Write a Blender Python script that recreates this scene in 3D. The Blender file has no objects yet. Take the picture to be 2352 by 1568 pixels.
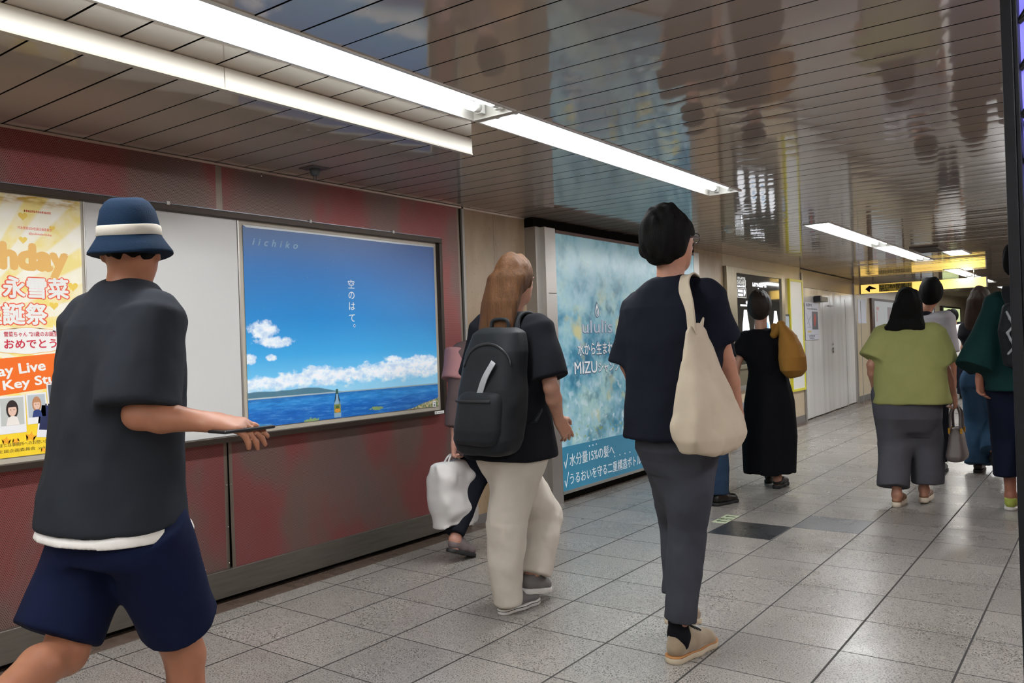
import bpy, bmesh, math, random
import numpy as np
from mathutils import Vector, Matrix

# ------------------------------------------------------------------ camera, light level
scn = bpy.context.scene
F_PX = 1885.6
YAW, PITCH, ROLL = 0.63525, 0.00416, -0.03307
CAM = np.array([3.356, -2.120, 1.235])
_cy, _sy, _cp, _sp = math.cos(YAW), math.sin(YAW), math.cos(PITCH), math.sin(PITCH)
FW = np.array([-_sy * _cp, _cy * _cp, _sp])
_r = np.array([_cy, _sy, 0.0])
_u = np.cross(_r, FW)
RT = math.cos(ROLL) * _r + math.sin(ROLL) * _u
UP = -math.sin(ROLL) * _r + math.cos(ROLL) * _u
cam_data = bpy.data.cameras.new('camera')
cam_data.sensor_width = 36.0
cam_data.lens = 36.0 * F_PX / 2352.0
cam_data.clip_end = 200.0
cam_data.clip_start = 0.02
cam = bpy.data.objects.new('camera', cam_data)
scn.collection.objects.link(cam)
m3 = Matrix((RT, UP, -FW)).transposed()
cam.matrix_world = Matrix.Translation(Vector(CAM)) @ m3.to_4x4()
scn.camera = cam

world = bpy.data.worlds.new('world')
scn.world = world
world.use_nodes = True
world.node_tree.nodes['Background'].inputs[0].default_value = (0.55, 0.55, 0.6, 1)
world.node_tree.nodes['Background'].inputs[1].default_value = 0.03

scn.view_settings.view_transform = 'Standard'
scn.view_settings.look = 'None'
scn.view_settings.gamma = 1.0
scn.view_settings.use_curve_mapping = False
scn.view_settings.exposure = -0.04
scn.cycles.denoising_prefilter = 'NONE'

TUBE_POWER = 6.0       # emission of the bare tubes
LAMP_WATTS = 35.0      # light given off by one twin tube fixture
H = 2.20               # ceiling height
XW = -0.26             # face of the left wall
COL = scn.collection
random.seed(7)
RNG = np.random.default_rng(5)


# ------------------------------------------------------------------ helpers
def lin(h):
    h = h.lstrip('#')
    out = []
    for i in (0, 2, 4):
        c = int(h[i:i + 2], 16) / 255.0
        out.append(c / 12.92 if c <= 0.04045 else ((c + 0.055) / 1.055) ** 2.4)
    return (*out, 1.0)


def tag(o, label=None, cat=None, group=None, kind=None):
    if label: o['label'] = label
    if cat: o['category'] = cat
    if group: o['group'] = group
    if kind: o['kind'] = kind
    return o


def empty(name, loc=(0, 0, 0), label=None, cat=None, group=None):
    o = bpy.data.objects.new(name, None)
    o.empty_display_size = 0.1
    o.location = loc
    COL.objects.link(o)
    return tag(o, label, cat, group)


def link(name, mesh, parent=None, mat=None):
    """link a mesh given in WORLD coordinates; a child keeps its place under a translated parent"""
    o = bpy.data.objects.new(name, mesh)
    COL.objects.link(o)
    if mat: mesh.materials.append(mat)
    if parent is not None:
        o.parent = parent
        w = parent.location.copy()
        p = parent.parent
        while p is not None:
            w += p.location
            p = p.parent
        mesh.transform(Matrix.Translation(-w))
    return o


def add_box(bm, a, b, mat_i=0):
    x0, y0, z0 = [min(p, q) for p, q in zip(a, b)]
    x1, y1, z1 = [max(p, q) for p, q in zip(a, b)]
    v = [bm.verts.new(p) for p in ((x0, y0, z0), (x1, y0, z0), (x1, y1, z0), (x0, y1, z0), (x0, y0, z1), (x1, y0, z1), (x1, y1, z1), (x0, y1, z1))]
    for f in ((0, 3, 2, 1), (4, 5, 6, 7), (0, 1, 5, 4), (1, 2, 6, 5), (2, 3, 7, 6), (3, 0, 4, 7)):
        fc = bm.faces.new([v[i] for i in f])
        fc.material_index = mat_i


def to_mesh(bm, name, smooth=False):
    me = bpy.data.meshes.new(name)
    bmesh.ops.recalc_face_normals(bm, faces=bm.faces)
    bm.to_mesh(me)
    bm.free()
    if smooth:
        me.polygons.foreach_set('use_smooth', [True] * len(me.polygons))
    return me


WHOLE_NAMES = {'frame', 'housing', 'slat', 'wall_backing', 'ceiling_joint', 'printed_line', 'wall_left_far', 'baseboard_left_far', 'trim_1', 'reflection_panel_red', 'reflection_panel_dark'}


def boxes(name, lst, mat, parent=None, bevel=0.0):
    if len(lst) > 1 and parent is not None and name not in WHOLE_NAMES:
        for q in lst[:-1]: boxes(name, [q], mat, parent, bevel)
        lst = lst[-1:]
    bm = bmesh.new()
    for a, b in lst: add_box(bm, a, b)
    if bevel > 0:
        bmesh.ops.bevel(bm, geom=bm.edges[:], offset=bevel, segments=2, affect='EDGES', profile=0.5)
    return link(name, to_mesh(bm, name), parent, mat)


def add_tube(bm, pts, rad, seg=10, cap=True):
    pts = [Vector(p) for p in pts]
    n = len(pts)
    rads = rad if isinstance(rad, (list, tuple)) else [rad] * n
    rings = []
    ref = Vector((0, 0, 1))
    t0 = (pts[1] - pts[0]).normalized()
    if abs(t0.z) > 0.95: ref = Vector((1, 0, 0))
    for i in range(n):
        t = (pts[min(i + 1, n - 1)] - pts[max(i - 1, 0)]).normalized()
        a = t.cross(ref)
        if a.length < 1e-4: a = t.cross(Vector((0, 1, 0)))
        a.normalize()
        b = a.cross(t).normalized()
        ref = b
        rings.append([bm.verts.new(pts[i] + (a * math.cos(q) + b * math.sin(q)) * rads[i]) for q in [2 * math.pi * k / seg for k in range(seg)]])
    for i in range(n - 1):
        for k in range(seg):
            bm.faces.new((rings[i][k], rings[i][(k + 1) % seg], rings[i + 1][(k + 1) % seg], rings[i + 1][k]))
    if cap:
        bm.faces.new(rings[0]); bm.faces.new(rings[-1])


def tubes(name, lst, mat, parent=None, seg=10, smooth=True):
    if len(lst) > 1 and parent is not None and name not in ('lattice', 'glasses'):
        for q in lst[:-1]: tubes(name, [q], mat, parent, seg, smooth)
        lst = lst[-1:]
    bm = bmesh.new()
    for pts, rad in lst: add_tube(bm, pts, rad, seg)
    return link(name, to_mesh(bm, name, smooth), parent, mat)


def spline(pts, n=6):
    """Catmull-Rom through the points"""
    P = [np.array(p, float) for p in pts]
    P = [2 * P[0] - P[1]] + P + [2 * P[-1] - P[-2]]
    out = []
    for i in range(1, len(P) - 2):
        for k in range(n):
            t = k / n
            out.append(0.5 * (2 * P[i] + (P[i + 1] - P[i - 1]) * t + (2 * P[i - 1] - 5 * P[i] + 4 * P[i + 1] - P[i + 2]) * t * t + (3 * P[i] - P[i - 1] - 3 * P[i + 1] + P[i + 2]) * t ** 3))
    out.append(P[-2])
    return out


def ribbon(name, pts, wdir, width, thick, mat, parent=None, n=6):
    """a strap: flat band swept along pts, its width along wdir"""
    pts = spline(pts, n)
    bm = bmesh.new()
    rings = []
    N = len(pts)
    wds = wdir if isinstance(wdir, list) else [wdir] * N
    for i in range(N):
        t = Vector(pts[min(i + 1, N - 1)] - pts[max(i - 1, 0)]).normalized()
        w = Vector(wds[min(i, len(wds) - 1)])
        w = (w - t * w.dot(t)).normalized()
        nn = t.cross(w)
        p = Vector(pts[i])
        hw, ht = width / 2, thick / 2
        rings.append([bm.verts.new(p + w * a + nn * b) for a, b in ((-hw, -ht), (-hw * .9, -ht * 1.2), (hw * .9, -ht * 1.2), (hw, -ht), (hw, ht), (hw * .9, ht * 1.2), (-hw * .9, ht * 1.2), (-hw, ht))])
    for i in range(N - 1):
        for k in range(8):
            bm.faces.new((rings[i][k], rings[i][(k + 1) % 8], rings[i + 1][(k + 1) % 8], rings[i + 1][k]))
    bm.faces.new(rings[0]); bm.faces.new(rings[-1])
    return link(name, to_mesh(bm, name, True), parent, mat)


def poly_sheet(name, loops, x, thick, mat, parent=None, normal='X'):
    """flat printed shape on the left wall: loops of (y, z), thin, facing +X"""
    bm = bmesh.new()
    for lp in loops:
        a = [bm.verts.new((x, p[0], p[1])) for p in lp]
        b = [bm.verts.new((x + thick, p[0], p[1])) for p in lp]
        bm.faces.new(b)
        bm.faces.new(a[::-1])
        for i in range(len(lp)):
            j = (i + 1) % len(lp)
            bm.faces.new((a[i], a[j], b[j], b[i]))
    bmesh.ops.triangulate(bm, faces=[f for f in bm.faces if len(f.verts) > 4])
    return link(name, to_mesh(bm, name), parent, mat)


def oval(cy, cz, ry, rz, n=20, a0=0.0):
    return [(cy + ry * math.cos(a0 + 2 * math.pi * i / n), cz + rz * math.sin(a0 + 2 * math.pi * i / n)) for i in range(n)]


def rect(y0, y1, z0, z1, rot=0.0):
    cy, cz = (y0 + y1) / 2, (z0 + z1) / 2
    c, s = math.cos(rot), math.sin(rot)
    return [(cy + (y - cy) * c - (z - cz) * s, cz + (y - cy) * s + (z - cz) * c) for y, z in ((y0, z0), (y1, z0), (y1, z1), (y0, z1))]


WALL_AX = ((0, 1, 0), (0, 0, 1), (1, 0, 0))


def text(body, size, mat, parent, loc, axes=WALL_AX, bold=0.0, align='LEFT', shear=0.0, spacing=1.0, name='lettering', width=None, rot=0.0, extr=0.0004, tall=1.0, res=3):
    cu = bpy.data.curves.new('t', 'FONT')
    cu.body = body
    cu.size = size
    cu.align_x = align
    cu.shear = shear
    cu.space_character = spacing
    cu.extrude = 0.0 if bold > 0 else extr
    cu.resolution_u = res
    ob = bpy.data.objects.new('t', cu)
    COL.objects.link(ob)
    bpy.context.view_layer.update()
    dg = bpy.context.evaluated_depsgraph_get()
    me = bpy.data.meshes.new_from_object(ob.evaluated_get(dg))
    bpy.data.objects.remove(ob)
    bpy.data.curves.remove(cu)
    if len(me.vertices) == 0:
        return None
    me.name = name
    if bold > 0:
        bm = bmesh.new()
        for k in range(8):
            m2 = me.copy()
            m2.transform(Matrix.Translation((bold * math.cos(k * math.pi / 4), bold * math.sin(k * math.pi / 4), .00006 * k)))
            bm.from_mesh(m2)
            bpy.data.meshes.remove(m2)
        me.transform(Matrix.Translation((0, 0, .00006 * 8)))
        bm.from_mesh(me)
        bm.to_mesh(me)
        bm.free()
    if width is not None:
        xs = [v.co.x for v in me.vertices]
        w = max(xs) - min(xs)
        me.transform(Matrix.Translation((-min(xs), 0, 0)))
        me.transform(Matrix.Diagonal((width / w, 1, 1, 1)))
    if tall != 1.0: me.transform(Matrix.Diagonal((1, tall, 1, 1)))
    M = Matrix((Vector(axes[0]), Vector(axes[1]), Vector(axes[2]))).transposed().to_4x4()
    me.transform(Matrix.Translation(Vector(loc)) @ M @ Matrix.Rotation(rot, 4, 'Z'))
    me.materials.clear()
    return link(name, me, parent, mat)


# ------------------------------------------------------------------ materials
MATS = {}


def mat(name, base='#808080', rough=0.6, metal=0.0, spec=0.5, coat=0.0, emis=None, estr=0.0, noise=0.0, nscale=20.0, bump=0.0, bscale=200.0, sheen=0.0, stretch=(1, 1, 1)):
    if name in MATS: return MATS[name]
    m = bpy.data.materials.new(name)
    MATS[name] = m
    m.use_nodes = True
    nt = m.node_tree
    b = nt.nodes['Principled BSDF']
    col = base if isinstance(base, tuple) else lin(base)
    b.inputs['Base Color'].default_value = col
    b.inputs['Roughness'].default_value = rough
    b.inputs['Metallic'].default_value = metal
    b.inputs['Specular IOR Level'].default_value = spec
    b.inputs['Coat Weight'].default_value = coat
    b.inputs['Coat Roughness'].default_value = 0.08
    b.inputs['Sheen Weight'].default_value = sheen
    if emis:
        b.inputs['Emission Color'].default_value = emis if isinstance(emis, tuple) else lin(emis)
        b.inputs['Emission Strength'].default_value = estr
    if noise > 0 or bump > 0:
        tc = nt.nodes.new('ShaderNodeTexCoord')
        mp = nt.nodes.new('ShaderNodeMapping')
        mp.inputs['Scale'].default_value = stretch
        nt.links.new(tc.outputs['Object'], mp.inputs[0])
    if noise > 0:
        n = nt.nodes.new('ShaderNodeTexNoise')
        n.inputs['Scale'].default_value = nscale
        n.inputs['Detail'].default_value = 4
        nt.links.new(mp.outputs[0], n.inputs['Vector'])
        r = nt.nodes.new('ShaderNodeMapRange')
        r.inputs['From Min'].default_value = 0.3
        r.inputs['From Max'].default_value = 0.7
        r.inputs['To Min'].default_value = 1 - noise
        r.inputs['To Max'].default_value = 1 + noise
        nt.links.new(n.outputs['Fac'], r.inputs['Value'])
        mx = nt.nodes.new('ShaderNodeVectorMath')
        mx.operation = 'SCALE'
        mx.inputs[0].default_value = col[:3]
        nt.links.new(r.outputs[0], mx.inputs['Scale'])
        nt.links.new(mx.outputs[0], b.inputs['Base Color'])
    if bump > 0:
        n2 = nt.nodes.new('ShaderNodeTexNoise')
        n2.inputs['Scale'].default_value = bscale
        n2.inputs['Detail'].default_value = 3
        nt.links.new(mp.outputs[0], n2.inputs['Vector'])
        bp = nt.nodes.new('ShaderNodeBump')
        bp.inputs['Strength'].default_value = bump
        bp.inputs['Distance'].default_value = 0.01
        nt.links.new(n2.outputs['Fac'], bp.inputs['Height'])
        nt.links.new(bp.outputs[0], b.inputs['Normal'])
    return m


class NT:
    """small node-graph helper"""
    def __init__(self, name):
        self.m = bpy.data.materials.new(name)
        MATS[name] = self.m
        self.m.use_nodes = True
        self.t = self.m.node_tree
        self.b = self.t.nodes['Principled BSDF']

    def n(self, kind, **kw):
        nd = self.t.nodes.new('ShaderNode' + kind)
        for k, v in kw.items(): setattr(nd, k, v)
        return nd

    def set(self, sock, v):
        if isinstance(v, bpy.types.NodeSocket): self.t.links.new(v, sock)
        elif v is not None: sock.default_value = v

    def math(self, op, a, b=None, c=None, clamp=False):
        nd = self.n('Math', operation=op, use_clamp=clamp)
        for i, v in enumerate((a, b, c)):
            if v is not None: self.set(nd.inputs[i], v)
        return nd.outputs[0]

    def vec(self, op, a, b=None, scale=None):
        nd = self.n('VectorMath', operation=op)
        self.set(nd.inputs[0], a)
        if b is not None: self.set(nd.inputs[1], b)
        if scale is not None: self.set(nd.inputs['Scale'], scale)
        return nd.outputs['Value'] if op in ('LENGTH', 'DISTANCE', 'DOT_PRODUCT') else nd.outputs[0]

    def mix(self, fac, a, b):
        nd = self.n('Mix', data_type='RGBA')
        self.set(nd.inputs[0], fac)
        self.set(nd.inputs[6], a)
        self.set(nd.inputs[7], b)
        return nd.outputs[2]

    def noise(self, vec, scale, detail=4, rough=0.5, w=None):
        nd = self.n('TexNoise')
        if w is not None:
            nd.noise_dimensions = '4D'
            nd.inputs['W'].default_value = w
        self.set(nd.inputs['Vector'], vec)
        nd.inputs['Scale'].default_value = scale
        nd.inputs['Detail'].default_value = detail
        nd.inputs['Roughness'].default_value = rough
        return nd.outputs['Fac']

    def rng(self, v, a, b, c=0.0, d=1.0, smooth=False):
        nd = self.n('MapRange')
        if smooth: nd.interpolation_type = 'SMOOTHSTEP'
        self.set(nd.inputs['Value'], v)
        for k, q in zip(('From Min', 'From Max', 'To Min', 'To Max'), (a, b, c, d)): self.set(nd.inputs[k], q)
        return nd.outputs[0]

    def ramp(self, fac, stops):
        nd = self.n('ValToRGB')
        el = nd.color_ramp.elements
        while len(el) < len(stops): el.new(0.5)
        for e, (p, c) in zip(el, stops):
            e.position = p
            e.color = c if isinstance(c, tuple) else lin(c)
        self.set(nd.inputs[0], fac)
        return nd.outputs[0]

    def obj(self):
        return self.n('TexCoord').outputs['Object']

    def sep(self, v):
        nd = self.n('SeparateXYZ')
        self.set(nd.inputs[0], v)
        return nd.outputs

    def comb(self, x=0.0, y=0.0, z=0.0):
        nd = self.n('CombineXYZ')
        for i, v in enumerate((x, y, z)): self.set(nd.inputs[i], v)
        return nd.outputs[0]

    def bump(self, h, strength, dist=0.01):
        nd = self.n('Bump')
        nd.inputs['Strength'].default_value = strength
        nd.inputs['Distance'].default_value = dist
        self.set(nd.inputs['Height'], h)
        self.set(self.b.inputs['Normal'], nd.outputs[0])

    def out(self, base=None, rough=None, metal=None, spec=None, emis=None, estr=None):
        for k, v in (('Base Color', base), ('Roughness', rough), ('Metallic', metal), ('Specular IOR Level', spec), ('Emission Color', emis), ('Emission Strength', estr)):
            if v is not None: self.set(self.b.inputs[k], v)
        return self.m


def mat_perf():
    g = NT('perforated_metal')
    p = g.obj()
    s = g.sep(p)
    pitch = 0.0081
    q = g.comb(0.0, s[1], s[2])
    size = (1.0, pitch, pitch * 1.7320508)
    inv = (1.0, 1 / size[1], 1 / size[2])
    ds = []
    for off in ((0.5, 0.0, 0.0), (0.5, 0.5, 0.5)):
        a = g.vec('ADD', g.vec('MULTIPLY', q, inv), off)
        fr = g.vec('SUBTRACT', g.vec('FRACTION', a), (0.5, 0.5, 0.5))
        ds.append(g.vec('LENGTH', g.vec('MULTIPLY', fr, (0.0, size[1], size[2]))))
    d = g.math('MINIMUM', ds[0], ds[1])
    hole = g.rng(d, 0.0015, 0.0021, 1.0, 0.0)
    n = g.noise(g.vec('MULTIPLY', p, (1, 1, .55)), 2.3, 3, .45, w=3.1)
    metal = g.ramp(n, [(0.38, '#7b6962'), (0.48, '#846661'), (0.55, '#925855'), (0.68, '#934f4e')])
    base = g.mix(hole, metal, lin('#120b0b'))
    wav = g.noise(p, 3.5, 2, .4)
    g.bump(wav, 0.06, 0.05)
    return g.out(base=base, metal=g.rng(hole, 0, 1, .6, 0.0), rough=g.rng(hole, 0, 1, .38, .8))


def mat_stone():
    g = NT('travertine')
    p = g.obj()
    n = g.noise(g.vec('MULTIPLY', p, (1, 1, .35)), 6, 5, .6)
    c = g.ramp(n, [(0.3, '#8c785c'), (0.5, '#9b866a'), (0.7, '#a89376')])
    pits = g.noise(g.vec('MULTIPLY', p, (1, 1, .3)), 70, 3, .6)
    pit = g.rng(pits, .66, .72)
    c = g.mix(pit, c, lin('#6e5a3e'))
    y = g.sep(p)[1]
    j = g.math('ABSOLUTE', g.math('SUBTRACT', g.math('FRACT', g.math('ADD', g.math('DIVIDE', y, 0.45), .72)), .5))
    jm = g.rng(j, .0, .008, 1, 0)
    c = g.mix(jm, c, lin('#5b4934'))
    return g.out(base=c, rough=.32)


def mat_floor():
    g = NT('terrazzo_tile_floor')
    p = g.obj()
    s = g.sep(p)
    TX, TY = 0.4078, 0.4
    fx = g.math('DIVIDE', s[0], TX)
    fy = g.math('DIVIDE', s[1], TY)
    rx = g.math('ABSOLUTE', g.math('SUBTRACT', fx, g.math('ROUND', fx)))
    ry = g.math('ABSOLUTE', g.math('SUBTRACT', fy, g.math('ROUND', fy)))
    jx = g.rng(rx, 0.0085, 0.0120, 1, 0)
    jy = g.rng(ry, 0.0055, 0.0085, 1, 0)
    jt = g.math('MAXIMUM', jx, jy)
    cell = g.comb(g.math('FLOOR', fx), g.math('FLOOR', fy), 0.0)
    wn = g.n('TexWhiteNoise')
    g.set(wn.inputs['Vector'], cell)
    tone = wn.outputs['Value']
    shift = g.vec('ADD', p, g.vec('SCALE', wn.outputs['Color'], scale=30.0))
    n1 = g.noise(shift, 165, 2, .55)
    n2 = g.noise(shift, 300, 1, .5)
    dark = g.rng(n1, .53, .60)
    lite = g.rng(n2, .58, .66)
    c = g.mix(dark, lin('#98938c'), lin('#413d3a'))
    c = g.mix(g.math('MULTIPLY', lite, .55), c, lin('#c3beb6'))
    mid = g.rng(g.noise(shift, 120, 2, .5), .52, .62)
    c = g.mix(g.math('MULTIPLY', mid, .35), c, lin('#857f78'))
    # broad dirt
    d = g.rng(g.noise(p, 1.7, 4, .6), .3, .75, 1.06, .86)
    c = g.vec('SCALE', c, scale=g.math('MULTIPLY', d, g.rng(tone, 0, 1, .9, 1.08)))
    # one black and one grey tile in the run

    def tile(ix, iy):
        a = g.math('COMPARE', g.math('FLOOR', fx), float(ix), 0.1)
        b = g.math('COMPARE', g.math('FLOOR', fy), float(iy), 0.1)
        return g.math('MULTIPLY', a, b)
    bk = tile(3, 7)
    gy = tile(4, 8)
    c = g.mix(bk, c, g.mix(g.rng(n1, .5, .65), lin('#2c2d2e'), lin('#46484a')))
    c = g.mix(gy, c, g.mix(g.rng(n1, .5, .65), lin('#5f6165'), lin('#77797c')))
    # a far dark band of tiles and the dirty strip by the wall
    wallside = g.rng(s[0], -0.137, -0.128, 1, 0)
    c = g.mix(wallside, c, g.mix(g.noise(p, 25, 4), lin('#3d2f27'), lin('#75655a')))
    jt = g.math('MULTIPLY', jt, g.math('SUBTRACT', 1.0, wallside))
    c = g.mix(jt, c, lin('#2b2825'))
    rn = g.noise(p, 2.3, 4, .6)
    rough = g.math('ADD', g.rng(rn, .3, .7, .22, .36), g.math('MULTIPLY', jt, .4))
    h = g.math('MULTIPLY', jt, -1.0)
    g.bump(h, .35, .002)
    return g.out(base=c, rough=rough, spec=.55)


def mat_ceiling():
    g = NT('ceiling_slat_metal')
    p = g.obj()
    n = g.noise(g.vec('MULTIPLY', p, (.6, 1.6, 1)), 2.6, 2, .4)
    g.bump(n, .012, .06)
    c = g.ramp(g.noise(p, .8, 3), [(.3, '#a1948a'), (.7, '#a99c91')])
    return g.out(base=c, rough=.055, spec=.65)

def glyphs(y0, y1, z, h, n, x, m, parent, heavy=False):
    """a line of print too small or blurred to read: strokes only"""
    rnd = random.Random(int(abs(y0) * 977 + z * 131))
    loops = []
    w = (y1 - y0) / n
    for k in range(n):
        a, b = y0 + w * (k + .06), y0 + w * (k + .94)
        t = h * (.26 if heavy else .17)
        for _ in range(2):
            q = z + rnd.uniform(0, h - t)
            loops.append(rect(a, b, q, q + t))
        for _ in range(2):
            q = rnd.uniform(a, b - w * .2)
            loops.append(rect(q, q + w * .2, z, z + h))
    return poly_sheet('lettering', loops, x, .0005, m, parent)


# ------------------------------------------------------------------ building shell
M_PERF = mat_perf()
M_STONE = mat_stone()
M_FLOOR = mat_floor()
M_CEIL = mat_ceiling()
M_STEEL = mat('brushed_steel', '#77746c', rough=.36, metal=.85, noise=.1, nscale=6, stretch=(1, 1, 12), bump=.02, bscale=90)
M_ALU = mat('aluminium', '#b4b1ab', rough=.38, metal=.8)
M_DARK = mat('dark_gap', '#100c09', rough=.9, spec=.1)
M_BRONZE = mat('dark_bronze', '#3c332c', rough=.4, metal=.55)
M_WHITE = mat('white_enamel', '#e6e6e2', rough=.28)
M_CREAM = mat('cream_wall', '#bdae92', rough=.3, noise=.05, nscale=5)
M_BLACKP = mat('black_print', '#131313', rough=.5)
M_WHITEP = mat('white_print', '#f2f2ee', rough=.45)
M_TUBE = mat('fluorescent_tube', '#ffffff', rough=.5, emis='#f7fbff', estr=TUBE_POWER)
M_TUBE.cycles.emission_sampling = 'NONE'
M_SOFFIT = mat('cream_paint', '#dcd9cd', rough=.4)

YB, YE = -7.0, 34.0      # ends of the passage
XR = 5.2

boxes('floor', [((-1.2, YB, -0.1), (XR + .2, YE, 0.0))], M_FLOOR)['kind'] = 'structure'

# light rows in the ceiling: y ranges of each fixture
LX0, LX1 = 1.165, 1.395
LIGHTS = [(-6.7, -4.19), (-4.19, -1.9), (-1.88, 0.625), (0.64, 3.14), (5.19, 7.72), (7.74, 10.3), (12.4, 14.9), (14.92, 17.4), (19.6, 22.1), (22.12, 24.6)]
PANELS = [(1.66, 1.90, 9.0, 9.75), (1.75, 1.99, 17.4, 18.4), (1.9, 2.14, 21.2, 22.2)]
VENT = (1.46, 1.76, 8.2, 8.84)


def ceiling_slats():
    bm = bmesh.new()
    per = 0.1633
    y = -0.652 - per * 40
    rnd = random.Random(3)
    while y < YE:
        y0, y1 = y + 0.0035, min(y + per - 0.0035, YE)
        cuts = sorted({y0, y1} | {v for l in LIGHTS for v in l if y0 < v < y1} | {v for q in PANELS for v in q[2:] if y0 < v < y1})
        tl = rnd.uniform(-.0011, .0011)
        sag = rnd.uniform(.0002, .0007)
        for a, b in zip(cuts[:-1], cuts[1:]):
            m = (a + b) / 2
            gaps = [(LX0 + s_, LX1 + s_) for s_ in (0, 2.75) for l in LIGHTS if l[0] <= m <= l[1]] + [(q[0], q[1]) for q in PANELS if q[2] <= m <= q[3]]
            xs = [-0.9]
            for gq in sorted(gaps): xs += [gq[0], gq[1]]
            xs.append(XR)
            for i in range(0, len(xs), 2):
                def zz(v):
                    t = (v - y0) / (y1 - y0)
                    return H + tl * (t - .5) - sag * (1 - (2 * t - 1) ** 2) + .0004
                ys = [a + (b - a) * k / 6 for k in range(7)]
                face = [[bm.verts.new((x, v, zz(v))) for x in (xs[i], xs[i + 1])] for v in ys]
                for k in range(6):
                    f = bm.faces.new((face[k][0], face[k][1], face[k + 1][1], face[k + 1][0]))
                    f.smooth = True
                for v in (a, b):
                    q = [bm.verts.new(p) for p in ((xs[i], v, zz(v)), (xs[i + 1], v, zz(v)), (xs[i + 1], v, H + .05), (xs[i], v, H + .05))]
                    bm.faces.new(q).material_index = 1
        y += per
    me = bpy.data.meshes.new('ceiling')
    bm.to_mesh(me)
    bm.free()
    # normals must look down
    return me


c = link('ceiling', ceiling_slats(), None, M_CEIL)
c['kind'] = 'structure'
c.data.materials.append(M_DARK)
cb = boxes('ceiling_backing', [((-1.2, YB, H + .09), (XR + .2, YE, H + .16))], M_DARK, c)


def gap_boxes():
    """dark joint behind the slats, left open at the recessed lights"""
    out = []
    ys = sorted({YB, YE} | {v for l in LIGHTS for v in l} | {v for q in PANELS for v in q[2:]})
    for a, b in zip(ys[:-1], ys[1:]):
        m = (a + b) / 2
        gaps = [(LX0 + s_, LX1 + s_) for s_ in (0, 2.75) for l in LIGHTS if l[0] <= m <= l[1]] + [(q[0], q[1]) for q in PANELS if q[2] <= m <= q[3]]
        xs = [-0.9]
        for gq in sorted(gaps): xs += [gq[0], gq[1]]
        xs.append(XR)
        for i in range(0, len(xs), 2):
            out.append(((xs[i], a, H + .048), (xs[i + 1], b, H + .056)))
    return out


boxes('ceiling_joint', gap_boxes(), M_DARK, c)

# left wall: perforated panels, each set at its own slight tilt
wl = empty('wall_left', (XW, 0, 0))
wl['kind'] = 'structure'
ZB = 0.165


def perf_panel(y0, y1, tilt_top, turn):
    bm = bmesh.new()
    nz = 6
    yy = [y0, y0 + .02, y1 - .02, y1]
    rows = []
    for i in range(nz + 1):
        z = ZB + (2.186 - ZB) * i / nz
        rows.append([bm.verts.new((XW + tilt_top * (z - 1.2) + turn * (y - (y0 + y1) / 2), y, z)) for y in yy])
    for i in range(nz):
        for k in range(3):
            f = bm.faces.new((rows[i][k], rows[i][k + 1], rows[i + 1][k + 1], rows[i + 1][k]))
            f.material_index = 0 if k == 1 else 1
    me = bpy.data.meshes.new('perforated_panel')
    bm.to_mesh(me)
    bm.free()
    o = link('perforated_panel', me, wl, M_PERF)
    me.materials.append(M_PERFEDGE)
    return o


M_PERFEDGE = mat('panel_edge_metal', '#857b70', rough=.4, metal=.8)
for y0, y1, tt, tn in [(-5.42, -3.54, 0, 0), (-3.535, -1.66, .002, 0), (-1.655, 0.3445, .004, -.002), (0.348, 2.222, -.010, .002)]:
    perf_panel(y0, y1, tt, tn)
boxes('wall_backing', [((XW - .25, YB, 0), (XW - .03, 2.24, H + .1))], M_DARK, wl)
rv = []
bm = bmesh.new()
for y in [-1.4 + .2 * k for k in range(18)]:
    for z in (ZB + .022,):
        if abs(y - .346) > .02: bmesh.ops.create_uvsphere(bm, u_segments=8, v_segments=6, radius=.0034, matrix=Matrix.Translation((XW + .002, y, z)))
for z in (.19, .37, .58):
    for y in (.334, .358, 2.21):
        bmesh.ops.create_uvsphere(bm, u_segments=8, v_segments=6, radius=.0034, matrix=Matrix.Translation((XW + .002, y, z)))
for y in (-.9, -.43, 0.12, 0.6, 1.1, 1.6, 2.1):
    bmesh.ops.create_uvsphere(bm, u_segments=8, v_segments=6, radius=.0034, matrix=Matrix.Translation((XW + .002, y, 2.17)))
link('rivet', to_mesh(bm, 'rivet', True), wl, mat('rivet_steel', '#c9c4bc', rough=.25, metal=.9))

# stone wall beyond and the cream wall further on
ws = boxes('wall_left_stone', [((XW - .25, 2.262, 0), (XW, 6.9, H + .05))], M_STONE)
ws['kind'] = 'structure'
wc = boxes('wall_left_far', [((XW - .3, 6.9, 0), (XW - .01, 9.79, H + .05))], M_CREAM)
boxes('wall_left_end', [((-.75, 13.43, 0), (-.42, YE, H + .05))], M_CREAM)['kind'] = 'structure'
wc['kind'] = 'structure'
# steel skirting, corner bead, ceiling bead
boxes('baseboard_left', [((XW - .02, -6.9, .03), (XW + .022, 2.235, ZB))], M_STEEL, None, .003)['kind'] = 'structure'
boxes('trim_1', [((XW - .02, -6.9, 2.186), (XW + .006, 2.24, 2.197)), ((XW - .02, 2.262, 2.186), (XW + .004, 2.99, 2.197))], mat('bead_metal', '#c7beb2', rough=.35, metal=.7))['kind'] = 'structure'
boxes('trim_2', [((XW - .01, 2.238, 0), (XW + .012, 2.262, 2.186))], mat('corner_bead_steel', '#a5a29b', rough=.5, metal=.5), None, .004)['kind'] = 'structure'
boxes('baseboard_left_far', [((XW - .02, 2.262, 0), (XW + .004, 2.99, .06)), ((-.45, 13.42, 0), (-.405, YE, .1)), ((-.30, 5.95, 0), (-.255, 6.9, .08)), ((-.30, 8.95, 0), (-.26, 9.79, .1))], mat('grey_skirting', '#6d6a66', rough=.5))['kind'] = 'structure'
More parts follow.
